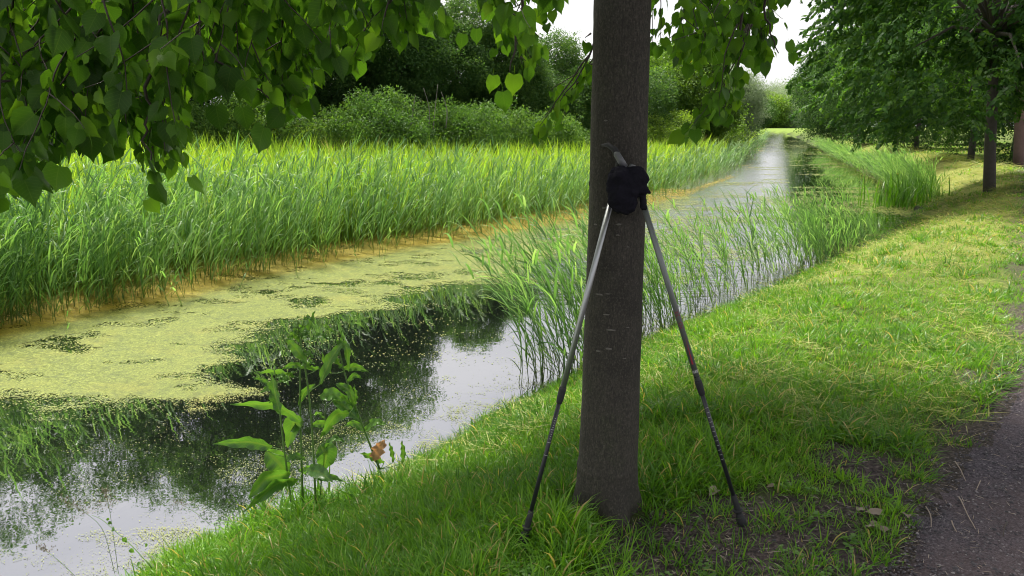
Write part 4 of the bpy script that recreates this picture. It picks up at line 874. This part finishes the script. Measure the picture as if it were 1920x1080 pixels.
fo = scatter('foliage', base[rest], LEAF, euler_of(Rm[rest]), S[rest], rng.uniform(0, 1, len(rest)), lind); fo['kind'] = 'stuff'
# the crown overhead
n = 9500; u_ = rng.normal(0, 1, (n * 3, 3)); u_ /= np.linalg.norm(u_, axis=1)[:, None]; P = np.array((TX, TY, 5.6)) + u_ * np.array((3.3, 3.3, 3.4)) * (rng.uniform(.25, 1, n * 3) ** .5)[:, None]
ok = (P[:, 2] > 2.55 + .22 * np.maximum(P[:, 1], 0)) & (rng.random(len(P)) < np.where((P[:, 0] < 2.2) & (np.abs(P[:, 1] - 2.1 - .45 * (P[:, 2] - 1.8)) < .8), .10, 1.)) & (fbm(P[:, 0] * 1.3 + P[:, 2], P[:, 1] * 1.3 - P[:, 2], 8) > .36); P = P[ok][:n]; m_ = len(P); az = np.arctan2(P[:, 1] - TY, P[:, 0] - TX) + rng.normal(0, .6, m_)  # gap added along a slanted band so sun reaches the hanging leaves
cr_ = scatter('crown', P, SPRAY, np.stack([rng.normal(0, .3, m_), rng.normal(0, .3, m_), az], -1), rng.uniform(.8, 1.3, m_), None, lind); cr_['kind'] = 'stuff'
for k_ in range(9):
    a_ = k_ * .7 + .3; z_ = 2.7 + .35 * k_; branch([(TX + .03, TY, z_), (TX + 1.3 * math.cos(a_), TY + 1.3 * math.sin(a_), z_ + 1.1), (TX + 2.6 * math.cos(a_), TY + 2.6 * math.sin(a_), z_ + 1.5)], .03, .006, 10)

# ------------------------------------------------------------ walking poles
M['alu'] = solid('brushed_aluminium', (0.42, 0.43, 0.44), .38, metal=.85, noise=(.34, .35, .36), nscale=300)
M['alu2'] = solid('grey_painted_shaft', (0.20, 0.215, 0.21), .42, metal=.45, noise=(.16, .17, .17), nscale=300)
M['blk'] = solid('black_shaft', (0.012, 0.013, 0.018), .38, noise=(.018, .018, .024), nscale=200)
M['rub'] = solid('black_rubber', (0.014, 0.014, 0.018), .75, noise=(.02, .02, .022), nscale=150)
M['mark'] = solid('silver_print', (0.5, 0.5, 0.5), .5)
M['red'] = solid('red_print', (0.33, 0.025, 0.05), .5)
M['cloth'] = solid('dark_fleece', (0.012, 0.012, 0.02), .95, spec=.1, noise=(.02, .018, .026), bump=.6, nscale=260)
M['plast'] = solid('grey_plastic', (0.13, 0.135, 0.15), .4, noise=(.1, .1, .11))
def seg(a, b, r0, r1=None, n=20): return tube(np.linspace(a, b, 3), np.linspace(r0, r0 if r1 is None else r1, 3), n)
def pole(label, tip, joint, top, shaft_mat, marks, cup):
    tip, joint, top = map(np.asarray, (tip, joint, top)); ax = (top - tip) / np.linalg.norm(top - tip)
    e = empty('walking_pole', tuple(float(q) for q in tip), label, 'walking pole', 'walking poles leaning on the near trunk')
    def part(nm, pieces, mt, par=e):
        mb = MB(); [mb.add(*p_) for p_ in pieces]; return obj(nm, mb.mesh(nm), M[mt], par)
    Lj = np.linalg.norm(joint - tip); Lt = np.linalg.norm(top - tip); A = lambda s_: tip + ax * s_
    part('upper_shaft', [seg(A(Lj), A(Lt), .0098)], shaft_mat)
    part('lower_shaft', [seg(A(.07), A(Lj), .0074)], 'blk')
    part('lock_collar', [tube([A(Lj - .035), A(Lj - .032), A(Lj - .02), A(Lj + .012), A(Lj + .022), A(Lj + .0225)], [.0075, .0098, .0118, .0124, .0118, .0095], 24)], 'rub')
    part('tip_sleeve', [tube([A(.015), A(.03), A(.085), A(.11), A(.112)], [.009, .0115, .0105, .0095, .0076], 20)], 'rub')
    part('rubber_foot', [tube([A(-.012), A(-.008), A(.012), A(.035), A(.04)], [.011, .0165, .0175, .0125, .009], 20)], 'rub')
    part('tip_ring', [tube([A(.044), A(.047), A(.053), A(.056)], [.0105, .0175, .0175, .0105], 20)], 'rub')
    # grip: tapered with a swelling and a slanted head
    part('grip', [tube([A(Lt - .02), A(Lt - .015), A(Lt + .01), A(Lt + .03), A(Lt + .045), A(Lt + .06), A(Lt + .065)], [.012, .0155, .0135, .0165, .0145, .018, .008], 20)], 'rub')
    fr = np.cross(ax, (0, 1, 0)); fr /= np.linalg.norm(fr); bk = np.cross(fr, ax); bk = -bk if bk[1] > 0 else bk     # towards the viewer side
    for s_, ln in marks:   # printed scale ticks, thin raised bands on the visible half
        V = []; m_ = 8
        for q_ in (0, .0014):
            for t_ in np.linspace(-ln, ln, m_): V.append(A(s_ + q_) + (bk * math.cos(t_) + fr * math.sin(t_)) * .00765)
        kk = np.arange(m_ - 1); mb = MB(); mb.add(V, np.stack([kk, kk + 1, kk + m_ + 1, kk + m_], -1)); obj('scale_mark', mb.mesh('scale_mark'), M['mark'], e)
    return e, A, ax, bk, fr, Lj, Lt
tipL = site(981, 1016, .02); topL = trunk_front(1150, 352) + np.array((0, -.024, 0)); jL = None
def on_line(a, b, py):
    t_ = min(np.linspace(0, 1, 2001), key=lambda q_: abs(float(proj(a + (b - a) * q_)[1]) - py)); return a + (b - a) * t_
jointL = on_line(tipL, topL, 738)
eL, A, ax, bk, fr, Lj, Lt = pole('left walking pole with bright silver upper shaft leaning on the near trunk', tipL, jointL, topL, 'alu', [(s_, .9) for s_ in (.40, .355, .31)] + [(.44 - .008 * q_, .25) for q_ in range(10)], True)
tipR = site(1391, 980, .02); topR = trunk_front(1192, 352) + np.array((.004, -.03, 0)); jointR = on_line(tipR, topR, 724)
eR, A2, ax2, bk2, fr2, Lj2, Lt2 = pole('right walking pole with dull grey upper shaft and red lettering', tipR, jointR, topR, 'alu2', [(s_, .7) for s_ in np.arange(.255, .47, .018)], True)
# red lettering up the right shaft, and the stripe below it
def shaft_text(s0, ch, size, A_, ax_, bk_, fr_, parent, mat, rr=.00985):
    cu = bpy.data.curves.new('lettering', 'FONT'); cu.body = ch; cu.size = size; cu.align_y = 'CENTER'; cu.resolution_u = 3
    o = bpy.data.objects.new('lettering', cu); COL.objects.link(o); dg = bpy.context.evaluated_depsgraph_get(); m_ = bpy.data.meshes.new_from_object(o.evaluated_get(dg)); bpy.data.objects.remove(o)
    for v in m_.vertices:
        a_ = v.co.y / rr; q_ = A_(s0 + v.co.x) + (bk_ * math.cos(a_) + fr_ * math.sin(a_)) * (rr + .0003); v.co = Vector(q_)
    m_.materials.clear(); return obj('lettering', m_, M[mat], parent)
shaft_text(Lj2 + .215, 'POWER', .019, A2, ax2, bk2, -fr2 if fr2[0] > 0 else fr2, eR, 'red')
def shaft_patch(s0, s1, a0, a1, A_, bk_, fr_, parent, mat, nm, taper=False, rr=.0098):
    V = []; m_ = 10
    for t_ in np.linspace(0, 1, m_):
        s_ = s0 + (s1 - s0) * t_; w_ = (1 - t_) if taper else 1
        for q_ in np.linspace(0, 1, 5): aa = a0 + (a1 - a0) * (q_ * w_ + (0 if not taper else .0)); V.append(A_(s_) + (bk_ * math.cos(aa) + fr_ * math.sin(aa)) * (rr + .0003))
    k_ = np.arange(m_ - 1)[:, None] * 5 + np.arange(4)[None]; mb = MB(); mb.add(V, np.stack([k_, k_ + 1, k_ + 6, k_ + 5], -1).reshape(-1, 4)); return obj(nm, mb.mesh(nm), M[mat], parent)
shaft_patch(Lj2 + .085, Lj2 + .185, -.1, .5, A2, bk2, fr2, eR, 'red', 'stripe', True)
shaft_patch(Lj2 + .052, Lj2 + .062, -1.2, 1.2, A2, bk2, fr2, eR, 'mark', 'band'); shaft_patch(Lj2 + .036, Lj2 + .039, -1.2, 1.2, A2, bk2, fr2, eR, 'blk', 'band')
# hand rest hook and its grey cap at the top of the left pole
q0 = topL + ax * .055
hk = [q0, trunk_front(1160, 300) + (0, -.03, 0), trunk_front(1150, 280) + (0, -.03, 0), trunk_front(1138, 271) + (0, -.026, 0), trunk_front(1127, 272) + (0, -.024, 0)]
V, F = tube(np.array(hk), [.014, .014, .0105, .008, .0035], 14); mb = MB(); mb.add(V, F); obj('hand_rest', mb.mesh('hand_rest'), M['rub'], eL)
V, F = tube(np.array([trunk_front(1168, 312) + (0, -.042, 0), trunk_front(1160, 300) + (0, -.047, 0), trunk_front(1153, 288) + (0, -.042, 0), trunk_front(1150, 285) + (0, -.038, 0)]), [.011, .0115, .0105, .004], 14); mb = MB(); mb.add(V, F); obj('grip_cap', mb.mesh('grip_cap'), M['plast'], eL)
V, F = tube(np.array([trunk_front(1173, 318) + (0, -.04, 0), trunk_front(1180, 309) + (0, -.045, 0), trunk_front(1187, 311) + (0, -.04, 0)]), [.006, .007, .004], 12); mb = MB(); mb.add(V, F); obj('grip_cap', mb.mesh('grip_cap'), M['plast'], eR)
# the dark bundle over the handles: balls joined and skinned as one cloth body
def blob_body(balls, name, mat):
    """one closed surface round many balls (metaball field polygonised by a voxel remesh)"""
    mb = MB()
    for p_, r_ in balls:
        nlat, nlon = 10, 16; V = []; 
        for a_ in np.linspace(0, math.pi, nlat + 1):
            for b_ in np.arange(nlon) * 6.283 / nlon: V.append(np.asarray(p_) + np.asarray(r_) * np.array((math.sin(a_) * math.cos(b_), math.sin(a_) * math.sin(b_), math.cos(a_))))
        i_ = np.arange(nlat)[:, None] * nlon; j_ = np.arange(nlon)[None]; k2 = (j_ + 1) % nlon
        mb.add(V, np.stack([i_ + j_, i_ + nlon + j_, i_ + nlon + k2, i_ + k2], -1).reshape(-1, 4))
    o = obj(name, mb.mesh(name), M[mat]); m_ = o.modifiers.new('skin', 'REMESH'); m_.mode = 'VOXEL'; m_.voxel_size = .0042; m_.use_smooth_shade = True
    s_ = o.modifiers.new('smooth', 'SMOOTH'); s_.factor = .6; s_.iterations = 5
    t_ = bpy.data.textures.new('folds', 'CLOUDS'); t_.noise_scale = .022; d_ = o.modifiers.new('folds', 'DISPLACE'); d_.texture = t_; d_.strength = .014; d_.mid_level = .5; d_.texture_coords = 'GLOBAL'
    dg = bpy.context.evaluated_depsgraph_get(); me_ = bpy.data.meshes.new_from_object(o.evaluated_get(dg)); o.modifiers.clear(); o.data = me_; return o
def bp(px, py, off): # a point in front of the trunk there, off metres nearer than the trunk's face plane
    return at(px, py, 2.435 - off)
balls = [(bp(1165, 335, .03), (.036, .03, .045)), (bp(1163, 365, .03), (.038, .032, .045)), (bp(1178, 380, .03), (.03, .028, .036)), (bp(1158, 388, .03), (.022, .02, .02)), (bp(1172, 396, .03), (.020, .02, .012)),
         (bp(1150, 345, .025), (.022, .02, .055)), (bp(1148, 372, .03), (.016, .018, .03)), (bp(1185, 345, .03), (.034, .03, .055)), (bp(1196, 328, .03), (.024, .022, .028)),
         (bp(1205, 336, .03), (.024, .02, .022)), (bp(1211, 335, .03), (.014, .015, .018)), (bp(1204, 356, .03), (.022, .018, .02)), (bp(1214, 361, .03), (.011, .011, .006)), (bp(1206, 376, .03), (.012, .012, .025)), (bp(1207, 388, .03), (.0125, .013, .014)), (bp(1190, 322, .03), (.03, .024, .018))]
cb = blob_body(balls, 'cloth_bundle', 'cloth'); tag(cb, 'near-black fabric bundle hanging over the handles of both walking poles', 'cloth bundle')

# ------------------------------------------------------------ dock plant on the water's edge
DY = 3.62
db = site(563, 938, -.40); dock = empty('dock_plant', tuple(float(q) for q in db), 'broad-leaved dock plant with upright stems at the water\'s edge', 'dock plant')
def dpt(px, py, off=0.): return at(px, py, db[1] + off)
def curve_pts(P, n):
    P = np.array(P); t_ = np.linspace(0, 1, len(P)); q_ = np.linspace(0, 1, n); C = np.stack([np.interp(q_, t_, P[:, i]) for i in range(3)], -1)
    for _ in range(2): C[1:-1] = (C[:-2] + C[2:] + 2 * C[1:-1]) / 4
    return C
STEMS = []; LB = []
M['dockstem'] = leaf_mat('dock_stem', [(0.10, 0.20, 0.04), (0.17, 0.27, 0.07)], .1, (1, 1, .6), .5, .3)
for pts, off, r_ in (([(568, 942), (563, 800), (562, 700), (565, 620), (572, 590)], .0, .0042), ([(592, 945), (586, 800), (575, 700), (560, 630), (558, 600)], -.04, .0042), ([(546, 940), (527, 800), (520, 720), (513, 690)], -.08, .0036), ([(712, 880), (672, 780), (645, 700), (632, 640), (625, 600)], .10, .0042), ([(600, 940), (607, 830), (610, 760)], .04, .003)):
    C = curve_pts([dpt(a_, b_, off) for a_, b_ in pts], 12); V, F = tube(C, np.linspace(r_, r_ * .45, 12) * 1.35, 6); mb = MB(); mb.add(V, F, v=.5); obj('stem', mb.mesh('stem'), M['dockstem'], dock); STEMS.append(C)
def dock_leaf(a_, m_, b_, w_, off, roll=0., wave=1.0, mat='dock', name='leaf', par=dock, v=None):
    """leaf from a to b (through m), half-width w in photograph pixels, faces rolled round its own axis"""
    off = off if isinstance(off, tuple) else (off, off)
    C = curve_pts([at(*a_, db[1] + off[0]), at(*m_, db[1] + (off[0] + off[1]) / 2), at(*b_, db[1] + off[1])], 15); n = 15
    LB.append(C[0])
    T_ = np.gradient(C, axis=0); T_ /= np.linalg.norm(T_, axis=1)[:, None]; view = np.array((0, -cp, sp)); side = np.cross(T_, view); side /= np.linalg.norm(side, axis=1)[:, None]; nn_ = np.cross(side, T_)
    sd = side * math.cos(roll) + nn_ * math.sin(roll); nm = -side * math.sin(roll) + nn_ * math.cos(roll)
    t_ = np.linspace(0, 1, n); ww = w_ * db[1] / FPX * np.sin(np.pi * np.clip(t_ * .97 + .03, 0, 1)) ** .75 * (1.15 - .5 * t_); ph = rng.uniform(0, 6)
    rows = []
    for k_, f in enumerate((-1, -.5, 0, .5, 1)):
        e_ = np.sin(t_ * 22 + ph + k_ * 1.9) * .009 * abs(f) ** 2 * wave; rows.append(C + sd * (ww * f * (1 + .05 * np.sin(t_ * 31 + k_)))[:, None] + nm * (e_ + ww * .35 * f * f)[:, None])
    V = np.stack(rows, 1).reshape(-1, 3); k_ = np.arange(n - 1)[:, None] * 5 + np.arange(4)[None]; F = np.stack([k_, k_ + 1, k_ + 6, k_ + 5], -1).reshape(-1, 4)
    mb = MB(); mb.add(V, F, v=rng.uniform(.2, .9) if v is None else v, lx=np.tile(np.linspace(-.35, .35, 5), n), ly=np.repeat(t_ * 2, 5)); o = obj(name, mb.mesh(name), M[mat], par); return o
for row in [((565, 790), (520, 758), (432, 757), 13, -.05, .5), ((510, 838), (470, 828), (400, 832), 14, -.1, .2), ((575, 680), (552, 650), (535, 634), 11, -.05, .1), ((553, 705), (520, 695), (480, 698), 8, -.05, .6),
            ((525, 775), (516, 740), (510, 700), 12, -.12, .3), ((510, 725), (495, 712), (472, 708), 5, -.1, .3), ((600, 720), (622, 670), (644, 640), 12, 0., .3), ((630, 640), (650, 650), (654, 698), 8, .05, .5),
            ((575, 628), (583, 605), (590, 583), 6, 0., .2), ((583, 640), (600, 628), (618, 634), 6, .02, .7), ((600, 745), (625, 738), (640, 750), 14, .02, .4), ((612, 740), (640, 742), (660, 760), 12, .05, -.3),
            ((625, 750), (650, 765), (675, 790), 14, .07, .5), ((655, 775), (630, 775), (600, 822), 14, -.06, .5), ((565, 800), (550, 790), (540, 840), 20, -.02, .0), ((500, 845), (525, 870), (540, 895), 24, -.06, .2),
            ((600, 835), (612, 850), (605, 885), 24, .03, .4), ((545, 888), (500, 895), (465, 935), 18, (-.1, -.22), .3), ((560, 900), (520, 905), (455, 960), 14, (-.1, -.25), .5), ((575, 880), (600, 885), (625, 905), 15, (-.05, -.15), .5),
            ((630, 720), (655, 730), (668, 775), 9, .08, .3), ((665, 760), (668, 740), (664, 722), 5, .1, .2), ((600, 690), (580, 690), (570, 668), 6, 0., .4), ((555, 660), (545, 640), (552, 628), 5, 0., .3), ((590, 720), (570, 735), (560, 760), 8, 0., .3),
            ((640, 690), (630, 670), (636, 645), 7, .05, .4), ((720, 868), (700, 855), (675, 850), 10, .1, .3), ((738, 866), (735, 845), (730, 830), 5, .12, .2), ((755, 868), (757, 845), (753, 826), 6, .12, .2), ((620, 700), (612, 690), (603, 660), 5, .03, .2), ((572, 610), (560, 618), (545, 624), 4, 0, .4), ((628, 622), (615, 615), (612, 600), 4, .08, .3), ((632, 650), (642, 640), (640, 620), 4, .08, .3)]:
    dock_leaf(*row)
for k_ in range(28):
    C_ = STEMS[k_ % 5]; j_ = int(rng.integers(2, 11)); bx, by, _ = proj(C_[j_]); sgn = 1 if k_ % 2 else -1; ln = rng.uniform(24, 66) * (1.15 - j_ / 14); up = rng.uniform(-.2, .9)
    dock_leaf((bx, by), (bx + sgn * ln * .5, by - ln * .5 * up - 4), (bx + sgn * ln, by - ln * up * .6 + 6), ln * rng.uniform(.16, .24), (float(C_[j_][1] - db[1]), float(C_[j_][1] - db[1] + rng.uniform(-.05, .05))), rng.uniform(-.2, .9))
o = dock_leaf((700, 862), (712, 842), (722, 824), 14, .08, .3, 2.5, 'orange'); o['label'] = 'withered orange leaf'
allst = np.concatenate([np.stack([np.interp(np.linspace(0, 1, 60), np.linspace(0, 1, 12), C_[:, i]) for i in range(3)], -1) for C_ in STEMS]); mb = MB()
for b_ in LB:
    q_ = allst[np.argmin(np.linalg.norm((allst - b_) * np.array((1, .4, 1.3)) + np.array((0, 0, .03)), axis=1))]; V, F = tube([q_, (q_ + b_) / 2 + (0, 0, -.004), b_], [.0022, .0018, .0015], 5); mb.add(V, F, v=.3)
obj('leaf_stalks', mb.mesh('leaf_stalks'), M['dockstem'], dock)
# little seed clusters up the stems
mb = MB(); 
for (a_, b_, off) in [(558 + rng.normal(0, 3), 600 + k_ * 6, -.04) for k_ in range(6)] + [(627 + rng.normal(0, 4), 596 + k_ * 7, .1) for k_ in range(9)] + [(548 + rng.normal(0, 5), 690 + k_ * 6, -.05) for k_ in range(4)]:
    for _ in range(6):
        V, F, lx, ly = leaf_piece(.011, 4, .2, .3, 0); V = V @ np.array(Matrix.Rotation(rng.uniform(0, 6.28), 3, Vector(rng.normal(0, 1, 3)).normalized())).T; mb.add(V + dpt(a_, b_, off) + rng.normal(0, .006, 3), F, v=rng.uniform(.3, 1), lx=1.)
obj('seed_clusters', mb.mesh('seed_clusters'), M['dockstem'], dock)['kind'] = 'stuff'

# ------------------------------------------------------------ flowering grasses and a creeping stem at the lower left
M['pan'] = solid('seed_head', (0.16, 0.13, 0.09), .8, noise=(.24, .2, .12))
def panicle(label, pts, d, heads, spread):
    e = empty('flowering_grass', tuple(float(q) for q in at(*pts[0], d)), label, 'grass stem', 'flowering grass stems over the water')
    C = curve_pts([at(*p_, d) for p_ in pts], 14); V, F = tube(C, np.linspace(.0014, .0006, 14), 4); mb = MB(); mb.add(V, F, v=.4); obj('stem', mb.mesh('stem'), M['dockstem'], e)
    mb = MB()
    for k_ in range(heads):
        t_ = 1 - .38 * rng.random() ** .8; b_ = np.array([np.interp(t_, np.linspace(0, 1, 14), C[:, i]) for i in range(3)]); w_ = spread * (1.1 - t_) * 3.2; q_ = b_ + np.array((rng.normal(0, w_), rng.normal(0, w_), rng.uniform(-.2, 1) * w_))
        V, F = tube([b_, q_], [.0004, .0003], 3, False); mb.add(V, F); V, F = tube([q_, q_ + (0.001, 0, .004), q_ + (.002, 0, .009)], [.0006, .0019, .0003], 5); mb.add(V, F)
    obj('seed_head', mb.mesh('seed_head'), M['pan'], e)['kind'] = 'stuff'
panicle('flowering grass stem with the tallest upright head over pale water', [(222, 1075), (212, 1000), (203, 940), (196, 915)], 2.85, 60, .02)
panicle('flowering grass stem with a wide head bending left over pale water', [(215, 1075), (195, 990), (160, 960), (110, 935)], 2.9, 60, .022)
panicle('flowering grass stem bending low at the lower left corner', [(140, 1080), (115, 1055), (90, 1035), (68, 1024)], 2.75, 34, .014)
panicle('flowering grass stem reaching left from the bank grass', [(395, 985), (370, 963), (345, 948), (322, 940)], 3.05, 26, .012)
cr_e = empty('creeper_stem', tuple(float(q) for q in at(285, 1060, 2.8)), 'creeping stem with small heart-shaped leaves reaching over the water at the lower left', 'creeper')
C = curve_pts([at(285, 1065, 2.75), at(250, 1025, 2.8), at(215, 995, 2.85), at(190, 972, 2.88), at(172, 966, 2.88)], 14); V, F = tube(C, np.linspace(.002, .0008, 14), 5); mb = MB(); mb.add(V, F, v=.4); obj('stem', mb.mesh('stem'), M['dockstem'], cr_e)
for (a_, b_, s_) in ((262, 1055, .75), (244, 1030, .85), (233, 1008, .95), (214, 990, .85), (203, 980, .6), (200, 973, .5), (292, 1040, .7), (276, 1020, .6)):
    p_ = at(a_, b_, 2.82); Rm_ = frame_of(np.array((rng.normal(0, .5), rng.normal(0, .3), -.6)), np.array((rng.normal(0, .3), -.8, .6))); V, F, lx, ly = leaf_piece(.026 * s_, 7, .2, .3); mb = MB(); mb.add(V @ Rm_.T + p_, F, v=.9, lx=lx, ly=ly); obj('leaf', mb.mesh('leaf'), M['dock'], cr_e)

# longer grass and herbs crowding round the dock's foot
m_ = 150; q_ = site(575, 935, -.38); x = q_[0] + rng.normal(0, .17, m_); y = q_[1] + rng.normal(.02, .09, m_); k = sR(x, y) > -.02; x, y = x[k], y[k]; m_ = len(x)
tag(scatter('grass_fringe', np.stack([x, y, height(x, y)], -1), TUFT, scl=rng.uniform(.7, 1.35, m_), tint=rng.uniform(.1, .9, m_)), 'longer grass crowding round the foot of the dock plant', 'grass', kind='stuff')
# bare twigs sticking up from the nettle bank
for k_, (a_, b0, b1) in enumerate(((803, 245, 165), (812, 245, 158), (836, 240, 172), (770, 240, 178))):
    mb = MB(); V, F = tube(curve_pts([at(a_, b0, 21), at(a_ + 4, (b0 + b1) / 2, 21), at(a_ + 9 * (1 if k_ % 2 else -1), b1, 21)], 8), np.linspace(.02, .006, 8), 5); mb.add(V, F)
    tag(obj('bare_twig', mb.mesh('bare_twig'), M['scar']), ('second bare twig from the left in the nettle bank', 'tallest bare pale twig in the middle of the nettle bank', 'rightmost bare twig in the nettle bank, leaning left', 'leftmost bare twig in the nettle bank')[k_], 'twig', 'bare twigs in the nettle bank')

# ------------------------------------------------------------ gravel, straws and dead leaves
def pebble():
    mb = MB(); V = []; 
    for a_, z_ in ((0, -.4), (0, .1), (1, .45)):
        pass
    q = rng.uniform(.7, 1.25, 11); V = [(math.cos(t_) * q[i_], math.sin(t_) * q[i_], -.2) for i_, t_ in enumerate(np.arange(5) * 1.257)] + [(math.cos(t_) * .62 * q[5 + i_], math.sin(t_) * .62 * q[5 + i_], .38 * q[i_]) for i_, t_ in enumerate(np.arange(5) * 1.257 + .4)] + [(0, 0, .5)]
    k_ = np.arange(5); k2 = (k_ + 1) % 5; mb.add(V, [np.stack([k_, k2, k2 + 5, k_ + 5], -1), np.stack([k_ + 5, k2 + 5, np.full(5, 10)], -1)], v=rng.random()); return mb
def stone_mat():
    m, t, out = new_mat('gravel'); pb = N(t, 'ShaderNodeBsdfPrincipled'); pb.inputs['Roughness'].default_value = .8
    c = ramp(t, attr(t, 'tint', 'INSTANCER'), [(0, (0.03, 0.028, 0.036)), (.6, (0.09, 0.08, 0.092)), (.85, (0.15, 0.13, 0.145)), (1, (.24, .22, .23))]); L(t, c, pb.inputs['Base Color']); L(t, pb.outputs[0], out.inputs[0]); return m
M['stone'] = stone_mat(); PEB = [template('pebble', pebble(), M['stone'], False) for _ in range(6)]
x, y, r = polar_samples(60000, 1.7, 9, -.2, .95); po, _ = path_off(x, y); so = soil_mask(x, y)
k = ((po > -.05) & (po < 2.5)) | ((so > .6) & (rng.random(len(x)) < .12)); k &= (sR(x, y) > .3); x, y, po = x[k], y[k], po[k]; n = len(x)
s_ = rng.gamma(2.2, .0011, n) + .0016; g = scatter('gravel', np.stack([x, y, height(x, y) + .006 * (po > 0)], -1), PEB, None, np.stack([s_, s_ * rng.uniform(.6, 1, n), s_ * .8], -1), rng.random(n) ** 1.6)
tag(g, 'fine dark gravel strewn over the path', 'gravel', kind='stuff')
LIT = []
for _ in range(5):
    mb = MB(); V, F, t = ribbons([(0, 0, .004)], 0, 1, rng.uniform(.05, .09), 1.5, rng.uniform(-.2, .3), 4, rng.normal(0, .5)); mb.add(V, F, v=rng.uniform(.2, 1)); LIT.append(template('litter_bit', mb, M['dead']))
x, y, r = polar_samples(5200, 1.7, 7, -.5, .95); so = soil_mask(x, y); po, _ = path_off(x, y); k = (rng.random(len(x)) < so * (1.0 * (po < .25) + .32)) & (sR(x, y) > .3); x, y = x[k], y[k]; n = len(x)
g = scatter('leaf_litter', np.stack([x, y, height(x, y) + .006], -1), LIT, np.stack([rng.normal(0, .1, n), rng.normal(0, .12, n), rng.uniform(0, 6.28, n)], -1), rng.uniform(.012, .04, n), rng.random(n))
tag(g, 'dry stalks and litter on the bare soil beside the path', 'litter', kind='stuff')
def dead_leaf(px, py, size, label, rot, tilt, lift=.012):
    p_ = site(px, py, .0); p_[2] = float(height(np.array([p_[0]]), np.array([p_[1]]))[0]) + lift; V, F, lx, ly = leaf_piece(size, 9, .35, .8, 0, .06); V[:, 2] += .18 * size * np.sin(V[:, 0] / size * 7) * .5 - V[:, 2].min() * .3
    Rm_ = np.array(Matrix.Rotation(rot, 3, 'Z') @ Matrix.Rotation(tilt, 3, 'X')); mb = MB(); mb.add(V @ Rm_.T + p_, F, v=rng.uniform(.3, 1)); tag(obj('dead_leaf', mb.mesh('dead_leaf'), M['dead']), label, 'dead leaf', 'dead leaves on the soil by the path')
for row in ((1652, 968, .052, 'pale curled dead leaf at the centre of the leaf pile', 1.4, .3), (1612, 962, .035, 'small grey dead leaf at the left of the leaf pile', -.5, .2), (1645, 985, .045, 'grey ragged dead leaf low in the leaf pile', 2.2, .4), (1660, 1003, .04, 'grey dead leaf lowest in the leaf pile', .4, .2), (1697, 978, .035, 'pinkish dead leaf at the right of the leaf pile', 2.8, .5), (1452, 915, .03, 'single whitish dead leaf by the right pole tip', 1.5, .1), (1344, 920, .05, 'narrow whitish dead leaf left of the right pole', 2.3, .2), (1626, 990, .035, 'dark folded dead leaf between the pale ones', 4.0, .6)):
    dead_leaf(*row)
for k_, (x0, y0, x1, y1, lb) in enumerate(((1797, 938, 1828, 1000, 'longest pale straw lying on the path'), (1735, 957, 1745, 995, 'short pale straw at the path edge'), (1783, 985, 1793, 1005, 'short upright straw on the path'), (1838, 905, 1830, 925, 'thin straw near the top of the bare soil'), (1888, 985, 1880, 1012, 'curved dark twig on the gravel'), (1640, 990, 1600, 975, 'dark twig beside the leaf pile'), (1790, 870, 1810, 905, 'straw where grass meets the path'))):
    a_, b_ = site(x0, y0, .0), site(x1, y1, .0); m_ = (a_ + b_) / 2 + rng.normal(0, .006, 3); C = curve_pts([a_, m_, b_], 7); C[:, 2] = height(C[:, 0], C[:, 1]) + .013; V, F = tube(C, np.linspace(.0024, .0014, 7), 5); mb = MB(); mb.add(V, F, v=1.0 if k_ != 4 and k_ != 5 else 0.)
    tag(obj('straw', mb.mesh('straw'), M['dead'] if k_ not in (4, 5) else M['twig']), lb, 'straw' if k_ not in (4, 5) else 'twig')
print('scene built', len(scene.objects))
